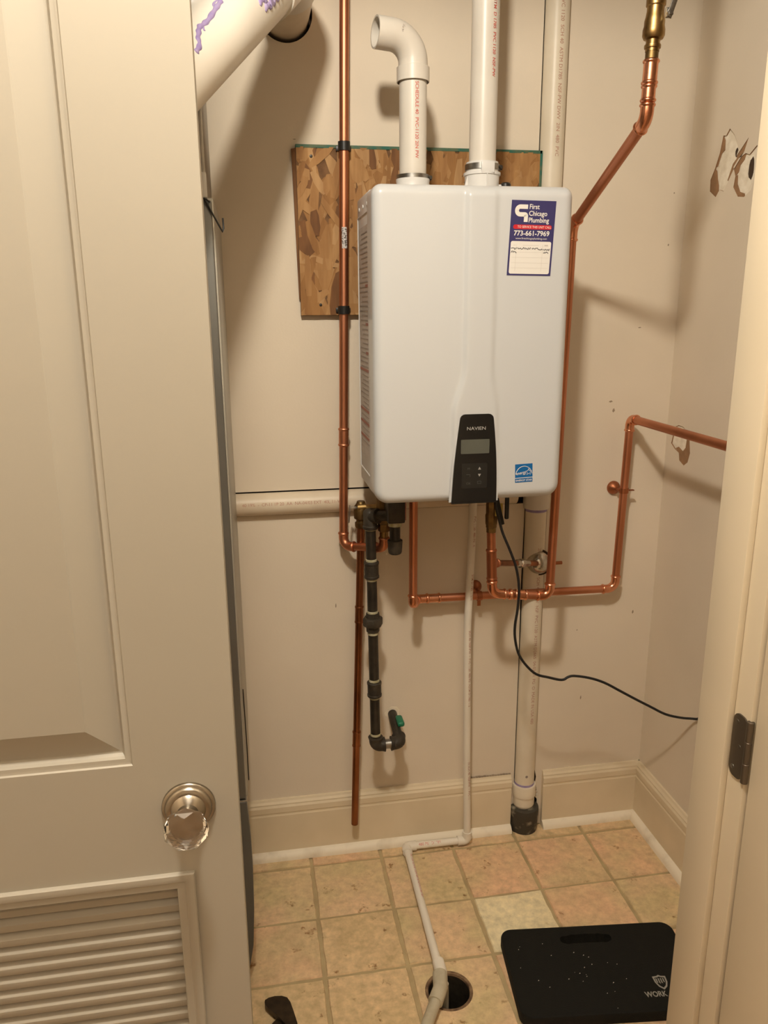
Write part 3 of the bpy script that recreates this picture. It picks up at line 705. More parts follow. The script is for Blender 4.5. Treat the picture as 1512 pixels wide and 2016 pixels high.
bm = B(); plate(bm, rrect(.4655, .5255, 1.1905, 1.2485, .003, 4), [], .0006, Matrix.Translation((0, PY-.0003, 0)) @ Matrix.Rotation(PI/2, 4, 'X')); kp = part('keypad', bm, mat('keypad_black', (.018, .017, .015), .35), cp, smooth=False)
bm = B(); poly(bm, [(.5035, PY-.0012, 1.2335), (.5105, PY-.0012, 1.2335), (.5070, PY-.0012, 1.2400)]); part('up_arrow', bm, LEGEND, kp, smooth=False)
bm = B(); poly(bm, [(.5035, PY-.0012, 1.2235), (.5105, PY-.0012, 1.2235), (.5070, PY-.0012, 1.2170)]); part('down_arrow', bm, LEGEND, kp, smooth=False)
for s, x, z in (('M', .4815, 1.2335), ('OK', .4815, 1.1995)):
    bm = B(); add_text(bm, s, .0075, FRONT(x, PY-.0012, z), 'CENTER', 0); part('key_legend', bm, LEGEND2, kp, smooth=False)
bm = B(); sweep(bm, [(.476, PY-.0010, 1.2225), (.485, PY-.0010, 1.2225), (.485, PY-.0010, 1.2175)], .0005, 6); part('key_legend', bm, LEGEND2, kp)
bm = B()
for a, b in (((.503, 1.2005), (.511, 1.2005)), ((.511, 1.2005), (.511, 1.2065)), ((.511, 1.2065), (.503, 1.2065)), ((.503, 1.2065), (.503, 1.2005))): sweep(bm, [(a[0], PY-.0010, a[1]), (b[0], PY-.0010, b[1])], .0004, 6)
part('key_legend', bm, LEGEND2, kp)
# service sticker (slightly askew)
SR = math.radians(-.9)
ss = thing('service_sticker', 'navy and white plumbing service sticker on the heater front', 'sticker', (.612, 1.6995, 1.735))
SB_ = Matrix.Translation((.6115, HYF-.0050, 1.7335)) @ Matrix.Rotation(-SR, 4, 'Y') @ Matrix.Rotation(PI/2, 4, 'X')
HXm = Matrix.Identity(4); HXm[0][1] = .028
SM = SB_ @ HXm
def on(z): return SM @ Matrix.Translation((0, 0, z))
bm = B(); plate(bm, [(-.0490, -.0765), (.0500, -.0765), (.0500, .0765), (-.0490, .0765)], [], .0004, on(0)); part('navy_sheet', bm, STB, ss, smooth=False)
bm = B(); plate(bm, rrect(-.0450, .0460, -.0730, -.0060, .004, 4), [], .0002, on(.0002)); sf = part('white_field', bm, STW, ss, smooth=False)
bm = B(); plate(bm, rrect(-.0420, .0440, .0185, .0275, .0040, 5), [], .0002, on(.0002)); part('red_band', bm, STR_, ss, smooth=False)
bm = B()
for s, x, y, z in (('First', -.0095, .0595, .0140), ('Chicago', -.0095, .0460, .0140), ('Plumbing', -.0095, .0325, .0140)): add_text(bm, s, z*.98, on(.0004) @ Matrix.Translation((x, y, 0)), bold=.00022, xs=.92)
add_text(bm, 'TO SERVICE THIS UNIT CALL', .0068, on(.0005) @ Matrix.Translation((.005, .0208, 0)), 'CENTER', xs=.86)
add_text(bm, '773-661-7969', .0142, on(.0004) @ Matrix.Translation((0, .0055, 0)), 'CENTER', .0003)
add_text(bm, 'www.firstchicagoplumbing.com', .0056, on(.0004) @ Matrix.Translation((0, -.0020, 0)), 'CENTER')
part('sticker_lettering', bm, STW, ss, smooth=False)
bm = B()                                              # bent-pipe emblem
path = rounded([(-.0125, .0635, 0), (-.0365, .0635, 0), (-.0365, .0480, 0), (-.0155, .0480, 0), (-.0155, .0330, 0)], [.0076, .0076, .003], 6)
prev = None
for i, p in enumerate(path):
    a = path[max(i-1, 0)]; b = path[min(i+1, len(path)-1)]; d = (b-a).normalized(); nn = V((-d.y, d.x, 0))*.0044
    q = [bm.verts.new(on(.0004) @ (p+nn)), bm.verts.new(on(.0004) @ (p-nn))]
    if prev: bm.faces.new((prev[0], prev[1], q[1], q[0]))
    prev = q
part('pipe_emblem', bm, STW, ss, smooth=False)
bm = B()
for x in (-.032, .027): plate(bm, [(x, -.068), (x+.0004, -.068), (x+.0004, -.012), (x, -.012)], [], .0001, on(.0004))
for y in (-.0285, -.0395, -.0505, -.0610): plate(bm, [(-.041, y), (.042, y), (.042, y+.0004), (-.041, y+.0004)], [], .0001, on(.0004))
plate(bm, [(-.018, -.0145), (.018, -.0145), (.018, -.0138), (-.018, -.0138)], [], .0001, on(.0004)); plate(bm, [(.031, -.0155), (.039, -.0155), (.039, -.0125), (.031, -.0125)], [], .0001, on(.0004)); plate(bm, [(-.039, -.0145), (-.034, -.0145), (-.034, -.0138), (-.039, -.0138)], [], .0001, on(.0004))
part('ruled_lines', bm, GREYL, sf, smooth=False)
bm = B(); random.seed(5)
for x0, x1, y in ((-.044, -.031, -.0215), (-.029, .000, -.0205), (.003, .027, -.0212), (.029, .043, -.0225), (-.043, -.031, -.0275), (.030, .041, -.0290)):
    n = max(5, int((x1-x0)/.0014)); pts = [(x0+(x1-x0)*k/n, y+random.uniform(-.0022, .0022)) for k in range(n+1)]
    sweep(bm, [on(.0005) @ V((a, b, 0)) for a, b in pts], .00065, 5)
part('handwriting', bm, INK, sf)
random.seed(21)
# energy label
es = thing('energy_label', 'small blue energy efficiency label at the lower right of the heater front', 'sticker', (.6155, 1.6995, 1.22))
EM = Matrix.Translation((.6155, HYF-.0050, 1.2195)) @ Matrix.Rotation(math.radians(-2.0), 4, 'Y') @ Matrix.Rotation(PI/2, 4, 'X')
def eo(z): return EM @ Matrix.Translation((0, 0, z))
bm = B(); plate(bm, [(-.021, -.0215), (.021, -.0215), (.021, .0215), (-.021, .0215)], [], .0005, eo(0)); part('blue_sheet', bm, STBL, es, smooth=False)
bm = B()
sweep(bm, [eo(.0003) @ V((.0195*math.cos(a), -.0045+.0205*math.sin(a), 0)) for a in [.12+ (PI-.24)*k/24 for k in range(25)]], .0007, 6)
plate(bm, [(-.021, -.0118), (.021, -.0118), (.021, -.0104), (-.021, -.0104)], [], .0002, eo(.0003))
add_text(bm, 'ENERGY STAR', .0062, eo(.0004) @ Matrix.Translation((0, -.0190, 0)), 'CENTER', .0001, xs=1.0)
stp = []
for k in range(10):
    a = PI/2 + k*PI/5; r = (.0078, .0034)[k % 2]; stp.append((.0115+r*math.cos(a), .0020+r*math.sin(a)))
sweep(bm, [eo(.0003) @ V((x, y, 0)) for x, y in stp+stp[:1]], .00055, 6)
add_text(bm, 'energy', .0105, eo(.0004) @ Matrix.Translation((-.0185, -.0040, 0)) @ Matrix.Rotation(.12, 4, 'Z'), bold=.0001, xs=.85)
part('label_marks', bm, STW, es, smooth=False)
# vent collars on top
VY = 1.832
c1 = spin(wh, 'vent_collar', (.380, VY, HZb-.004), (0, 0, 1), [(0, .040), (.012, .0385), (.022, .0365), (.026, .0375), (.030, .0375), (.030, .0305)], WHITES, 36)
bm = B(); lathe(bm, (.380, VY, HZb+.0235), (0, 0, 1), [(0, .0352), (0, .0368), (.011, .0368), (.011, .0352)], 36, cap=False); part('hose_clamp', bm, STEEL, c1)
for k in range(10):
    a = -1.2+.17*k
bm = B(); box(bm, .414, .421, VY-.012, VY+.004, HZb+.0245, HZb+.0335, .001); sweep(bm, [(.4175, VY-.016, HZb+.029), (.4175, VY+.006, HZb+.029)], .0035, 10); part('clamp_screw', bm, IRON, c1)
bm = B(); plate(bm, rrect(-.008, .008, -.004, .004, .002, 3), [], .0006, FRONT(.390, VY-.0405, HZb+.006)); part('serial_tag', bm, LEGEND2, c1, smooth=False)
for sx in (-1, 1):
    bm = B(); RT = FRONT(.380, VY-.006, HZb); plate(bm, [(sx*.034, -.003), (sx*.034, .020), (sx*.047, -.003)][::sx], [], .008, RT); part('collar_rib', bm, WHITES, c1, smooth=False)
c2 = spin(wh, 'vent_collar', (.539, VY, HZb-.004), (0, 0, 1), [(0, .0375), (.032, .0385), (.040, .0390), (.0405, .0415), (.046, .0415), (.0465, .0365), (.068, .0360), (.068, .0305)], WHITES, 36)
bm = B(); lathe(bm, (.539, VY, HZb+.0475), (0, 0, 1), [(0, .0362), (0, .0385), (.012, .0385), (.012, .0362)], 36, cap=False); part('hose_clamp', bm, STEEL, c2)
bm = B(); box(bm, .574, .583, VY-.012, VY+.004, HZb+.0485, HZb+.0585, .001); sweep(bm, [(.579, VY-.016, HZb+.0535), (.579, VY+.006, HZb+.0535)], .0035, 10); part('clamp_screw', bm, IRON, c2)
bm = B(); box(bm, .526, .556, VY-.0412, VY-.035, HZb+.038, HZb+.061, .0015); part('collar_tab', bm, WHITES, c2)
bm = B(); plate(bm, [(-.030, -.003), (-.036, .038), (-.047, -.003)], [], .006, FRONT(.539, VY-.012, HZb)); part('collar_rib', bm, WHITES, c2, smooth=False)
bm = B(); box(bm, .5385, .5405, VY-.0415, VY-.036, HZb-.003, HZb+.04); part('collar_rib', bm, WHITES, c2, smooth=False)
pk = spin(wh, 'sampling_plug', (.592, VY-.01, HZb+.001), (0, 0, 1), [(0, .0125), (.010, .0125), (.018, .0115), (.021, .008), (.021, .001)], BLACK, 20, label='black plug beside the right collar')
bm = B(); box(bm, .565, .585, VY-.014, VY-.004, HZb, HZb+.018, .003); part('plug_arm', bm, WHITES, wh)
bm = B(); add_text(bm, '10', .009, FRONT(.592, VY-.0228, HZb+.003), 'CENTER', .0001); part('plug_number', bm, LEGEND, pk, smooth=False)
# fittings under the case that belong to the heater
bm = B(); box(bm, .318, .361, 1.82, 1.875, 1.078, 1.158, .004); part('gas_valve_body', bm, IRON, wh)
bm = B(); box(bm, .3615, .3640, 1.825, 1.872, 1.084, 1.158, .001); part('valve_edge', bm, LRED, wh)

# ------------------------------------------------------------------ vent pipes
vp1 = thing('intake_pipe', 'short white plastic pipe with an open elbow turned left above the heater', 'pipe', (.380, VY, HZb+.02))
tube(vp1, 'pipe', [(.380, VY, HZb+.024), (.3800, VY, 2.085)], .0300, PVC, 36)
path = rounded([(.380, VY, 2.068), (.380, VY, 2.148), (.296, VY-.014, 2.152)], .052, 14)
bm = B(); n = len(path); rr = [.0312]*n
rings_o = []
pts2 = [V((.380, VY, 2.062)), V((.380, VY, 2.0625)), V((.380, VY, 2.0905)), V((.380, VY, 2.0925))] + path[2:] 
sweep(bm, pts2, [.0340, .0355, .0355, .0318] + [.0316]*(len(path)-2), 36, cap=False)
e = pts2[-1]; d = (pts2[-1]-pts2[-2]).normalized()
lathe(bm, e, d, [(0, .0316), (0, .0278), (-.02, .0272), (-.055, .0268)], 36, cap=False)
part('elbow', bm, PVC, vp1)
bm = B(); lathe(bm, e-d*.055, d, [(-.003, .0001), (0, .0285)], 30, cap=False); part('elbow_inside', bm, PVC, vp1)
pipe_print(vp1, 'SCHEDULE 40  PVC-1120 2IN PW', .0105, (.380, VY, 2.058), (0, 0, -1), (-.02, -1, 0), .030, REDP, .012)
bm = B(); add_text(bm, '2 x 90', .006, None, fn=wrap((.352, VY-.005, 2.163), (-.3, 0, -1), (0, -1, .05), .0317)); part('moulded_mark', bm, GREYP, vp1, smooth=False)
vp2 = thing('exhaust_pipe', 'tall white plastic vent pipe rising from the right heater collar', 'pipe', (.539, VY, HZb+.03))
tube(vp2, 'pipe', [(.539, VY, HZb+.03), (.5405, VY, CEILZ)], .0300, PVC, 36)
pipe_print(vp2, '2IN  D2665  SCHEDULE 40 DWV 480 ASTM  D 1785  PVC 1120  NSF-PW', .0105, (.540, VY, 2.40), (0, 0, -1), (.30, -1, 0), .030, REDP, .012)

# ------------------------------------------------------------------ copper: cold water riser on the left
CR = .0111
cw = thing('copper_riser', 'long vertical copper pipe left of the heater with an elbow under it', 'pipe', (.23, 2.0, .97))
top = V((.2685, 2.003, CEILZ)); lo_ = V((.2280, 2.003, .985))
dn = (lo_-top).normalized(); el1 = V((.2275, 2.003, .972)); el2 = V((.3215, 1.905, .992)); port = V((.3225, 1.890, 1.16))
tube(cw, 'pipe', [top, el1 - dn*.01], CR, COP)
elbow(cw, top, el1, el2, CR, leg=.040, rad=.022, m_=COP)
tube(cw, 'pipe', [el1.lerp(el2, .2), el1.lerp(el2, .8)], CR*.98, COP)
elbow(cw, el1, el2, port, CR, leg=.030, rad=.018, m_=COP)
tube(cw, 'tailpiece', [el2+V((0, 0, .02)), el2+V((0, -.002, .075))], CR, BRASS)
spin(cw, 'union_nut', el2+V((0, -.002, .045)), (0, 0, 1), [(0, .014), (.002, .0155), (.02, .0155), (.022, .019), (.12, .019)], BRASSD, 6)
f = (top.z-1.268)/(top.z-lo_.z); sleeve(cw, top.lerp(lo_, f), dn, .048, CR, COP)
bm = B(); pc = top.lerp(lo_, (top.z-1.757)/(top.z-lo_.z))
prev = None
for k in range(7):
    a = -PI/2 - .55 + k*1.1/6; x, y = math.cos(a)*(CR+.0006), math.sin(a)*(CR+.0006)
    q = [bm.verts.new(pc + V((x, y, z))) for z in (-.0245, .0245)]
    if prev: bm.faces.new((prev[0], prev[1], q[1], q[0]))
    prev = q
stk = part('bar_code_sticker', bm, mat('sticker_grey', (.62, .58, .55), .5, c2=(.12, .10, .09), scale=300, lo=.5, hi=.56), cw, smooth=False, label='torn white tag on the pipe')
def clampthing(z, label):
    p = top.lerp(lo_, (top.z-z)/(top.z-lo_.z))
    k = thing('pipe_clamp', label, 'clamp', (p.x, OYF-.003, z), 'black clamps on the copper riser')
    bm = B(); lathe(bm, (p.x, p.y, z-.0095), (0, 0, 1), [(0, CR+.0003), (0, CR+.0034), (.020, CR+.0034), (.020, CR+.0003)], 28, cap=False); part('clamp_ring', bm, BLACK, k)
    bm = B(); box(bm, p.x-.017, p.x+.020, OYF-.0062, OYF-.0030, z-.006, z+.006, .001); box(bm, p.x-.008, p.x+.008, p.y+CR-.002, OYF-.0040, z-.008, z+.008, .001); part('clamp_base', bm, BLACK, k)
clampthing(1.963, 'black plastic pipe clamp at the top edge of the strand board')
clampthing(1.5865, 'black plastic pipe clamp at the bottom edge of the strand board')

# relief valve and its discharge pipe
rv = thing('relief_discharge', 'tarnished copper discharge pipe hanging from the brass relief valve beside the gas pipe', 'pipe', (.25, 1.985, .12))
a, b = V((.2725, 1.975, 1.045)), V((.2425, 1.990, .120)); dd = (b-a).normalized()
tube(rv, 'pipe', [a, b], .0101, COPD)
bm = B(); lathe(bm, b, dd, [(.0004, .0080), (.0005, .0101)], 20); part('mouth_shade_disc', bm, CAV, rv)  # dark disc on the solid end paints the shade inside the pipe
for z in (.402, .383+.40):
    p = a.lerp(b, (a.z-z)/(a.z-b.z)); sleeve(rv, p, dd, .05, .0101, COPD, bead=.0010, wall=.0012)
spin(rv, 'relief_valve', (.2725, 1.975, 1.030), (0, 0, 1), [(0, .014), (.004, .0165), (.014, .0165), (.016, .013), (.022, .013), (.026, .0185), (.050, .0195), (.058, .0175), (.066, .012), (.072, .010)], BRASSD, 24)
bm = B(); sweep(bm, [(.262, 1.968, 1.086), (.284, 1.968, 1.086)], .0115, 16); sweep(bm, [(.2725, 1.975, 1.082), (.34, 1.94, 1.090)], .011, 16); part('valve_bonnet', bm, BRASS, rv)
bm = B(); box(bm, -.0015, .0015, -.006, .006, -.040, .006, .001, M=Matrix.Translation((.2425, 1.965, 1.088)) @ Matrix.Rotation(.10, 4, 'Y')); box(bm, .240, .264, 1.961, 1.969, 1.084, 1.090, .001); part('test_lever', bm, STEEL, rv)

# ------------------------------------------------------------------ black iron gas pipe
GR = .01335
gp = thing('gas_pipe', 'black iron gas pipe with couplings dropping from the heater to a wall stub', 'pipe', (.292, 1.91, .41))
GX, GY = .2885, 1.905
GT, GB_ = V((.2865, GY, 1.082)), V((.2945, GY, .432))
def gat(z): return GT.lerp(GB_, (GT.z-z)/(GT.z-GB_.z))
gd = (GB_-GT).normalized()
for z0, z1 in ((1.05, .955), (.91, .812), (.76, .618), (.57, .455)): tube(gp, 'nipple', [gat(z0), gat(z1)], GR, IRON)
def coup(z, L, name='coupling', R=.0185, seg=26):
    spin(gp, name, gat(z+L/2), gd, [(0, GR), (0, R-.001), (.002, R+.0012), (.007, R+.0012), (.008, R), (L-.008, R), (L-.007, R+.0012), (L-.002, R+.0012), (L, R-.001), (L, GR)], IRONG, seg)
coup(.9345, .046); coup(.595, .044)
spin(gp, 'union', gat(.815), gd, [(0, GR), (0, .0175), (.010, .0185), (.012, .0185), (.013, .0245), (.016, .0262), (.033, .0262), (.036, .0245), (.037, .0185), (.052, .0175), (.054, GR)], IRONG, 8)
for z in (.9605, .908, .8175, .757, .6205, .570, .458, 1.0445):
    spin(gp, 'thread_sealant', gat(z+.004), gd, [(0, GR), (.001, GR+.0011), (.006, GR+.0013), (.0075, GR)], DOPE, 22)
# tee at the top, run to the valve and drip leg
spin(gp, 'tee', (GT.x, GY, 1.045), (0, 0, 1), [(0, GR), (0, .0185), (.002, .0198), (.008, .0198), (.010, .0178), (.045, .0178), (.050, .014), (.053, .006)], IRONG, 26)
spin(gp, 'tee_branch', (GT.x, GY, 1.078), V((.335, 1.85, 1.092))-V((GT.x, GY, 1.078)), [(0, .0170), (.018, .0175), (.020, .0192), (.027, .0192), (.028, .0135), (.07, .0135)], IRONG, 24)
dl = thing('drip_leg', 'short capped iron drip leg under the heater gas valve', 'pipe', (.340, 1.848, .985))
tube(dl, 'nipple', [(.340, 1.848, 1.082), (.340, 1.848, 1.02)], GR, IRON)
spin(dl, 'thread_sealant', (.340, 1.848, 1.065), (0, 0, 1), [(0, GR), (.001, .0175), (.009, .0175), (.011, .02), (.014, .02)], DOPE, 22)
spin(dl, 'pipe_cap', (.340, 1.848, .992), (0, 0, 1), [(0, .012), (.002, .0155), (.006, .0172), (.028, .0188), (.031, .0192), (.036, .0192), (.037, .0178), (.037, GR)], IRONG, 24)
# U at the bottom: elbow, nipple, elbow, stub to the wall
EC1 = V((GB_.x, GY, .424)); EC2 = V((.3625, GY+.002, .424)); WP = V((.368, WY+.02, .436))
def ielbow(a, c, b):
    a, c, b = V(a), V(c), V(b); da = (a-c).normalized(); db = (b-c).normalized(); leg = .0255
    pth = rounded([c+da*leg, c+da*(leg-.009), c+da*(leg-.010), c, c+db*(leg-.010), c+db*(leg-.009), c+db*leg], [.0001, .0001, .014, .0001, .0001], 6)
    P = [V(p) for p in pth]; rs = []
    for p in P:
        e = min((p-P[0]).length, (p-P[-1]).length); rs.append(.0205 if e < .0085 else .0178)
    bm = B(); sweep(bm, P, rs, 26); return part('elbow', bm, IRONG, gp)
ielbow(gat(.6), EC1, EC2); ielbow(EC1, EC2, WP)
tube(gp, 'chrome_nipple', [EC1.lerp(EC2, .35), EC1.lerp(EC2, .68)], GR, STEEL)
tube(gp, 'wall_stub', [EC2.lerp(WP, .15), WP], GR, IRON)
bm = B(); gvp = EC2.lerp(WP, .50); box(bm, gvp.x+.002, gvp.x+.022, gvp.y-.03, gvp.y+.018, gvp.z+.009, gvp.z+.024, .006, seg=3); part('green_valve_handle', bm, GREEN, gp, label='green valve handle on the wall stub')
bm = B(); hh = [(.368+.021*math.cos(2*PI*k/18)*random.uniform(.85, 1.15), .437+.021*math.sin(2*PI*k/18)*random.uniform(.85, 1.15)) for k in range(18)]
plate(bm, hh, [], .002, Matrix.Translation((0, WY-.0015, 0)) @ Matrix.Rotation(PI/2, 4, 'X')); part('plaster_collar', bm, SHOE, wall_back, smooth=False)

# ------------------------------------------------------------------ copper: hot water line
hw = thing('hot_water_line', 'copper pipe from under the heater running low across the wall and up beside the corner', 'pipe', (.7, 2.01, .8))
h0 = V((.398, 1.90, 1.17)); h1 = V((.398, 1.90, .838)); h2 = V((.425, 2.006, .803)); h3 = V((1.020, 2.008, .796)); h4 = V((1.031, 2.008, 1.292)); h5 = V((1.033, 1.05, 1.289))
h1 = V((.3985, 1.905, .832)); h2 = V((.4300, 2.004, .806))
tube(hw, 'pipe', [h0, h1+V((0, 0, .02))], CR, COP)
elbow(hw, h0, h1, h2, CR, leg=.026, rad=.014)
elbow(hw, h1, h2, h3, CR, leg=.034, rad=.014)
tube(hw, 'pipe', [h1.lerp(h2, .3), h1.lerp(h2, .7)], CR, COPF)
tube(hw, 'pipe', [h2.lerp(h3, .04), h2.lerp(h3, .97)], CR, COP)
sleeve(hw, h2+V((.046, 0, -.0005)), h3-h2, .042, CR)
elbow(hw, h2, h3, h4, CR, leg=.040, rad=.024)
tube(hw, 'pipe', [h3.lerp(h4, .05), h3.lerp(h4, .96)], CR, COP)
elbow(hw, h3, h4, h5, CR, leg=.036, rad=.020)
tube(hw, 'pipe', [h4.lerp(h5, .02), h5], CR, COP)
def hanger(p, ax, out, label):
    # bell hanger: cup on the wall with a split ring around the pipe
    p = V(p); ax = V(ax).normalized(); side = ax.cross(V((0, -1, 0))).normalized()
    k = thing('bell_hanger', label, 'hanger', (p.x, WY, p.z), 'copper bell hangers')
    bm = B(); lathe(bm, p-ax*.007, ax, [(0, CR+.0003), (0, CR+.0022), (.014, CR+.0022), (.014, CR+.0003)], 26, cap=False); part('split_ring', bm, COPB, k)
    bm = B(); sgn = side*out
    box(bm, -.005, .005, -.0015, .0015, 0, .018, .0006, M=Matrix.Translation(p+sgn*(CR+.001)) @ sgn.to_track_quat('Z', 'Y').to_matrix().to_4x4()); part('ring_ear', bm, COPB, k)
    q = p - sgn*.012
    spin(k, 'bell_cup', (q.x, WY-.0005, q.z), (0, -1, 0), [(0, .0195), (.003, .0195), (.008, .0175), (.014, .012), (.018, .007), (.022, .005)], COPB, 24)
    bm = B(); sweep(bm, [(q.x, WY-.018, q.z), (p.x-sgn.x*CR, p.y, p.z-sgn.z*CR)], .004, 10); part('stem', bm, COPB, k)
hanger(h2.lerp(h3, .305), (1, 0, 0), 1 if V((1, 0, 0)).cross(V((0, -1, 0))).z < 0 else -1, 'brown copper bell hanger under the low horizontal hot pipe')
hanger(h3.lerp(h4, .59), (0, 0, 1), 1 if V((0, 0, 1)).cross(V((0, -1, 0))).x > 0 else -1, 'brown copper bell hanger on the vertical pipe near the corner')

# ------------------------------------------------------------------ copper: supply line with valve, tee and the diagonal riser
sp = thing('supply_line', 'copper pipe looping under the heater and climbing its right side to a brass valve', 'pipe', (.7, 1.95, .83))
SY = 1.82
s0 = V((.5775, SY, 1.1150)); s1 = V((.5885, SY, .8790)); s2 = V((.7435, SY, .8620)); s3 = V((.7556, SY, 1.7720)); s4 = V((.7440, 1.472, 1.9230)); s5 = V((.7590, 1.468, CEILZ))
tube(sp, 'pipe', [s0.lerp(s1, .25), s0.lerp(s1, .94)], CR, COP)
tz = .962; tp = s0.lerp(s1, (s0.z-tz)/(s0.z-s1.z))
sleeve(sp, tp-V((0, 0, .004)), s1-s0, .082, CR, COPB, 'tee', bead=.0016, wall=.0016)
be = V((.778, 2.004, .889)); bm_ = V((.690, SY+.09, .930)); bd = (be-tp).normalized()
spin(sp, 'tee_branch', tp, bd, [(0, .0105), (.022, .0105), (.023, .0118), (.030, .0118), (.031, .0095)], COPB, 22)
tube(sp, 'branch_pipe', [tp+bd*.02, be], .0080, COPD)
spin(sp, 'compression_nut', tp+bd*.140, bd, [(0, .0085), (.002, .0105), (.022, .0105), (.023, .0125), (.045, .0125), (.047, .010), (.075, .010)], CHROME, 8)
en = V((-.50, -.85, .12)).normalized()
ec = spin(sp, 'escutcheon', be-en*.020, en, [(0, .0340), (.002, .0345), (.008, .0325), (.018, .0245), (.026, .0150), (.028, .0105)], CHROME, 34, label='chrome dome escutcheon')
spin(sp, 'gap_shade_disc', be-en*.0215, en, [(0, .0385), (.0012, .0385)], CAV, 30)  # dark disc painting the shaded gap behind the dome
elbow(sp, s0, s1, s2, CR, leg=.036, rad=.024)
tube(sp, 'pipe', [s1.lerp(s2, .15), s1.lerp(s2, .85)], CR, COP)
sleeve(sp, s1.lerp(s2, .44), s2-s1, .050, CR); sleeve(sp, s1.lerp(s2, .36), s2-s1, .02, CR)
elbow(sp, s1, s2, s3, CR, leg=.036, rad=.021)
tube(sp, 'riser', [s2.lerp(s3, .03), s2.lerp(s3, .985)], CR, COP)
elbow(sp, s2, s3, s4, CR, leg=.034, rad=.030)
tube(sp, 'diagonal', [s3.lerp(s4, .05), s3.lerp(s4, .93)], CR, COP)
elbow(sp, s3, s4, s5, CR, leg=.028, rad=.024)
up = (s5-s4).normalized()
tube(sp, 'pipe', [s4+up*.02, s4+up*.105], CR, COP)
sleeve(sp, s4+up*.044, up, .030, CR); sleeve(sp, s4+up*.079, up, .042, CR, wall=.0020)
tube(sp, 'brass_adapter', [s4+up*.098, s4+up*.125], CR*1.05, BRASSD)
q = s4+up*.112; K_ = .80
spin(sp, 'brass_ball_valve', q, up, [(a*K_, b*K_) for a, b in [(0, .0155), (.006, .0155), (.007, .0180), (.011, .0185), (.014, .0180), (.015, .0155), (.024, .0155), (.026, .0215), (.032, .0245), (.044, .0245), (.052, .0225), (.062, .0225), (.070, .0205), (.082, .0190), (.090, .0190), (.092, .0215), (.108, .0215), (.110, .016), (.13, .016)]], BRASS, 26)
tube(sp, 'pipe', [q+up*.10, s5], CR, COP)
vm = q+up*.052
bm = B(); box(bm, vm.x+.010, vm.x+.021, vm.y-.021, vm.y-.017, vm.z-.003, vm.z+.014, .0015); box(bm, -.005, .005, -.0012, .0012, -.010, .075, .001, M=Matrix.Translation((vm.x+.0175, vm.y-.022, vm.z+.006)) @ Matrix.Rotation(.32, 4, 'Y')); part('valve_lever', bm, STEEL, sp)
spin(sp, 'lever_nut', (vm.x+.0155, vm.y-.022, vm.z+.003), (0, -1, 0), [(0, .006), (.004, .006), (.0045, .0032), (.007, .0032)], STEEL, 6)
# isolation valve right under the heater
spin(sp, 'isolation_valve', s0.lerp(s1, .30), (0, 0, 1), [(0, .0125), (.012, .0125), (.013, .0142), (.020, .0142), (.022, .0155), (.045, .0165), (.050, .015), (.060, .015), (.115, .015)], BRASSD, 8)
bm = B(); box(bm, -.006, .006, -.003, .003, -.045, .03, .002, M=Matrix.Translation((.5905, 1.797, 1.112)) @ Matrix.Rotation(-.25, 4, 'Y')); part('valve_handle', bm, BLACK, sp)
bm = B(); box(bm, .6065, .6165, 1.790, 1.800, 1.083, 1.150, .003); part('valve_handle', bm, BLACK, sp)
bm = B(); box(bm, .583, .603, 1.800, 1.8025, 1.090, 1.122, .001); part('yellow_tag', bm, YEL, sp)
# small stud hanger beside the riser
bm = B(); k = thing('pipe_stud', 'small brown stud poking out of the wall beside the riser', 'stud', (.86, WY, .876))
spin(k, 'rod', (.822, 2.03, .8775), (1, 0, 0), [(0, .005), (.040, .005), (.041, .0035)], COPB, 12); spin(k, 'wall_foot', (.835, WY, .8775), (0, -1, 0), [(0, .011), (.002, .011), (.006, .006), (.018, .006)], COPB, 16)

# ------------------------------------------------------------------ condensate drain
CP = .0107
cl = thing('condensate_pipe', 'thin white plastic condensate pipe dropping behind the cord and crossing the floor to the drain', 'pipe', (.585, 1.98, 0))
a0 = V((.5825, 1.985, 1.16)); a1 = V((.5875, 1.992, .0165)); a2 = V((.398, 1.994, .0165)); a3 = V((.3870, 1.545, .028)); a4 = V((.3765, 1.468, .031)); a5 = V((.300, 1.345, .020))
cpts = [a0, V((.5770, 1.985, .885)), V((.5725, 1.986, .72)), V((.5800, 1.990, .30)), a1+V((0, 0, .01))]
tube(cl, 'pipe', cpts, CP, PVCW)
tube(cl, 'pipe', [a1, a2], CP, PVCW); tube(cl, 'pipe', [a2, a3], CP, PVCW)
def pelbow(a, c, b, r=CP, leg=.030, m_=PVCW, rad=.012, wall=.0035):
    a, c, b = V(a), V(c), V(b); da = (a-c).normalized(); db = (b-c).normalized()
    pth = rounded([c+da*leg, c+da*(leg-.012), c, c+db*(leg-.012), c+db*leg], [.0002, rad, .0002], 8)
    bm = B(); sweep(bm, pth, r+wall, 24); return part('elbow', bm, m_, cl)
pelbow(a0, a1, a2); pelbow(a1, a2, a3)
pelbow(a2, V((.3885, 1.512, .030)), a4+V((-.002, -.02, 0)), leg=.034, rad=.03, wall=.0042)
pelbow(a3+V((0, -.02, .004)), a4, a5, CP*1.25, .040, PVCG, .020, .0042)
tube(cl, 'grey_tail', [a4.lerp(a5, .25), a5, a5+(a5-a4)*.6], CP*1.28, PVCG)
tube(cl, 'drop_leg', [a4+V((.012, .01, 0)), a4+V((.014, .008, -.13))], .010, PVCG)
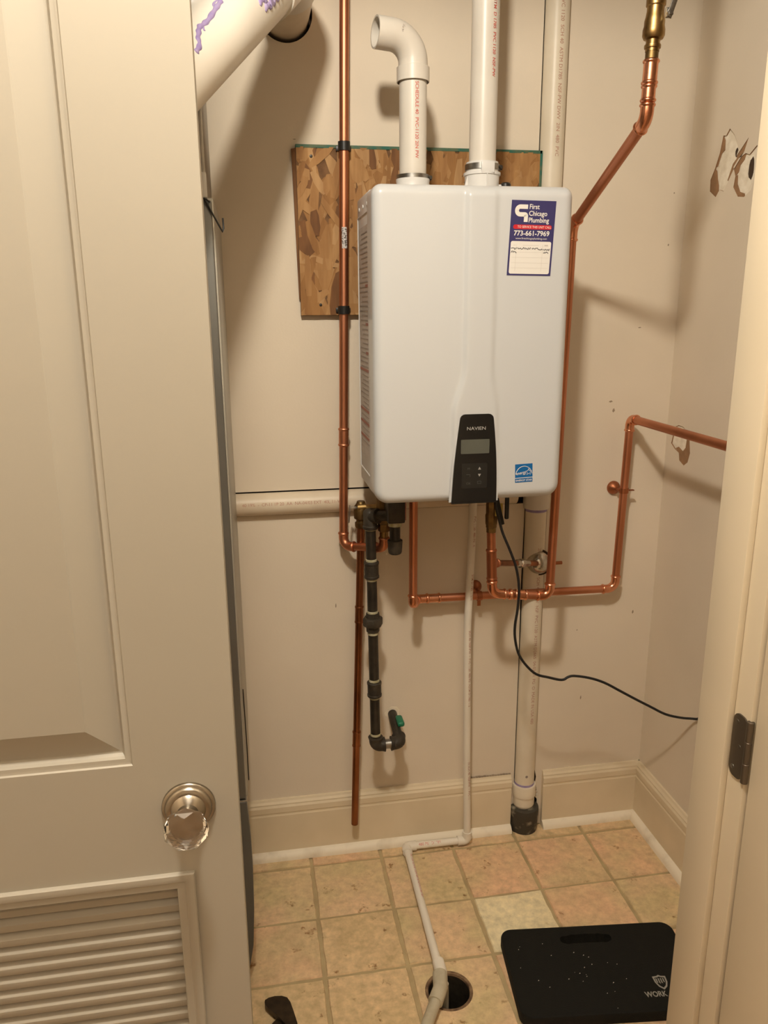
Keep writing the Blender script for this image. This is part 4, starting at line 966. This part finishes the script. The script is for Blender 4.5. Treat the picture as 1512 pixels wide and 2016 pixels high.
for (p, q_), f0, tx in ((cpts[0:2], .42, 'PVC 1120  480 PSI  A'), (cpts[1:3], .04, 'STM D1785  1/2IN'), (cpts[2:4], .02, 'SCH 40  NSF-PW  -  PVC 1120  480 PSI  ASTM D1785  1/2'), (cpts[3:5], .03, 'IN SCH 40  NSF-PW  -  PVC 11')):
    pipe_print(cl, tx, .0098, p.lerp(q_, f0), q_-p, (.12, -1, 0), CP, REDP2, .012)
pipe_print(cl, '480 PSI  D1785', .011, (.435, 1.9935, .0165), (1, 0, 0), (0, -1, .55), CP, REDP)
pipe_print(cl, 'PVC 1120  SCH 40  1/2IN 480 PSI ASTM D1785 NSF', .0085, a2.lerp(a3, .10), (a3-a2).normalized(), (.35, 0, 1), CP, REDP)

# ------------------------------------------------------------------ power cord
ck = [(.5743, 1.1259), (.5831, 1.0934), (.5949, 1.0541), (.6156, 1.0069), (.6333, .9597), (.6421, .9056), (.6401, .8505), (.6352, .8102), (.6362, .7748), (.6461, .7325), (.6667, .6981), (.6972, .6676), (.7326, .6549), (.7601, .646), (.7749, .645), (.7857, .6509), (.8024, .6529), (.8457, .6431), (.8889, .6254), (.9342, .5978), (.9804, .5693), (1.0266, .5418), (1.0738, .5142)]
cp_ = [V((.572, 1.77, 1.17))] + [V((x, 1.77, z)) for x, z in ck] + [V((1.1201, 1.77, .4989)), V((1.1490, 1.765, .4960)), V((1.1590, 1.752, .5010)), V((1.1605, 1.735, .516)), V((1.1615, 1.70, .518)), V((1.162, 1.60, .50)), V((1.162, 1.45, .45))]
bm = B(); sweep(bm, catmull(cp_), .0034, 10)
o = part('power_cord', bm, RUBBER, None, label='black power cord hanging from the heater and swinging over to the right wall', cat='cord')

# ------------------------------------------------------------------ kneeling pad
pad = thing('kneeling_pad', 'black foam kneeling pad with a hand slot lying on the tiles', 'pad', (.777, 1.461, 0))
PM = Matrix.Translation((.777, 1.461, .030)) @ Matrix.Rotation(math.radians(-6.3), 4, 'Z')
outl = rrect(-.225, .225, -.132, .132, .030, 8)
slot = []
for k in range(33):
    x = -.060+.120*k/32; slot.append((x, .0955+.0035*abs(math.sin(k/32*PI*4))*0 + .003*math.cos(k/32*PI*8)))
slot = [(x-.012, y) for x, y in [( .066*math.cos(a), .083+.0155*math.sin(a)*1.0) for a in [2*PI*k/40 for k in range(40)]]]
slot = []
for k in range(48):
    a = 2*PI*k/48; cx = math.copysign(abs(math.cos(a))**.45, math.cos(a))*.066; sy = math.copysign(abs(math.sin(a))**.6, math.sin(a))*.0145
    slot.append((cx-.010, .088+sy+(.0016*math.cos(cx*190) if abs(cx) < .058 else 0)))
def shrink(lp, d, cx=0, cy=0):
    out = []
    n = len(lp)
    for i in range(n):
        a, b = V(lp[i-1]), V(lp[(i+1) % n]); t = (b-a).normalized(); out.append((lp[i][0]-t.y*d, lp[i][1]+t.x*d))
    return out
bm = B(); plate(bm, shrink(outl, .003), [slot], .030, PM, back=False)
part('foam_top', bm, PADM, pad, smooth=False)
bm = B()
lv = [(shrink(outl, .003), 0), (shrink(outl, .0008), -.0010), (outl, -.0035), (outl, -.027), (shrink(outl, .001), -.0295)]
pr = None
for lp, z in lv:
    q = [bm.verts.new(PM @ V((x, y, z))) for x, y in lp]
    if pr:
        for i in range(len(q)): bm.faces.new((pr[i], pr[(i+1) % len(q)], q[(i+1) % len(q)], q[i]))
    pr = q
part('foam_rim', bm, PADM, pad)
bm = B(); add_text(bm, 'WORK', .0205, PM @ Matrix.Translation((.077, -.094, .0006)), bold=.0005, xs=.80)
part('pad_lettering', bm, PADL, pad, smooth=False)
bm = B(); sc_ = .021; cx, cy = .128, -.054
shield = [(-.9, .75), (-.3, .80), (0, .95), (.3, .80), (.9, .75), (.85, -.05), (.55, -.65), (0, -1.05), (-.55, -.65), (-.85, -.05)]
sh_o = [(cx+x*sc_*.85, cy+y*sc_) for x, y in shield]; sh_i = [(cx+x*sc_*.64, cy+y*sc_*.76) for x, y in shield]
PML = PM @ Matrix.Translation((0, 0, .0006))
plate(bm, sh_o, [sh_i], .0002, PML)
for x in (-.0075, -.002, .0035, .009): plate(bm, [(cx+x-.0028, cy+.010), (cx+x, cy+.010), (cx+x, cy-.006+abs(x)*.4), (cx+x-.0028, cy-.004+abs(x)*.4)], [], .0002, PML)
part('shield_emblem', bm, PADL, pad, smooth=False)
bm = B(); random.seed(3)
for k in range(26):
    x, y = random.uniform(-.2, .05), random.gauss(-.01, .045)
    if abs(y) > .12 or (y > .06 and abs(x) < .09): continue
    s = random.uniform(.0006, .0016); plate(bm, [(x-s, y-s), (x+s, y-s*.5), (x+s*.4, y+s)], [], .0004, PM @ Matrix.Translation((0, 0, .0007)))
part('dust_specks', bm, DUST, pad, smooth=False, kind='stuff')

# ------------------------------------------------------------------ pliers at the bottom edge
pl = thing('pliers', 'dark worn pliers with hooked jaws lying on the tile near the furnace', 'tool', (.0, 1.47, 0))
TM = Matrix.Translation((0, 0, .024))
jaw = [(-.036, 1.5075), (-.035, 1.5135), (-.026, 1.5185), (-.012, 1.5205), (.004, 1.5185), (.0165, 1.512), (.0235, 1.498), (.030, 1.470), (.036, 1.440), (.041, 1.40), (.050, 1.33), (.030, 1.33), (.020, 1.40), (.010, 1.440), (-.004, 1.462), (-.016, 1.476), (-.028, 1.4915), (-.035, 1.501)]
bm = B(); plate(bm, jaw, [], .012, TM); ob_ = bm
bmesh.ops.bevel(bm, geom=[e_ for e_ in bm.edges if len(e_.link_faces) == 2 and e_.calc_face_angle(0) > 1.2], offset=.0028, segments=2, affect='EDGES')
part('upper_jaw', bm, TOOL, pl)
jaw2 = [(-.016, 1.462), (-.006, 1.470), (.004, 1.462), (.010, 1.440), (.012, 1.41), (-.004, 1.33), (-.035, 1.33), (-.044, 1.41), (-.034, 1.440), (-.026, 1.452)]
bm = B(); plate(bm, jaw2, [], .013, Matrix.Translation((0, 0, .0135)))
bmesh.ops.bevel(bm, geom=[e_ for e_ in bm.edges if len(e_.link_faces) == 2 and e_.calc_face_angle(0) > 1.2], offset=.0028, segments=2, affect='EDGES')
part('lower_jaw', bm, TOOL, pl)
spin(pl, 'pivot', (.012, 1.425, .022), (0, 0, 1), [(0, .010), (.004, .010), (.005, .007), (.006, .002)], STEEL, 18)

# ------------------------------------------------------------------ wall scuffs and pencil marks
def scuff(par, pts, M_):
    bm = B(); plate(bm, pts, [], .0002, M_); part('scuff_mark', bm, SMUDGE, par, smooth=False)
BWM = Matrix.Translation((0, WY-.0003, 0)) @ Matrix.Rotation(PI/2, 4, 'X')
for x, z, a, b in ((.208, .785, .0018, .007), (1.105, .70, .003, .006), (.93, .655, .0015, .003), (.955, .43, .002, .007), (.135, 1.985, .004, .001), (1.06, 1.535, .005, .0015), (.99, 1.335, .006, .003), (1.0, 1.31, .004, .006), (1.125, 1.75, .002, .003), (1.13, 1.88, .002, .002)):
    scuff(wall_back, [(x-a, z-b*.3), (x-a*.2, z-b), (x+a, z-b*.2), (x+a*.4, z+b), (x-a*.5, z+b*.7)], BWM)
bm = B()
for k in range(16): x = .60+.139*k/16; box(bm, x, x+.0075, WY-.0065, WY-.0005, .1925, .1935+random.uniform(0, .002))
part('caulk_crumbs', bm, SMUDGE, wall_back, smooth=False)
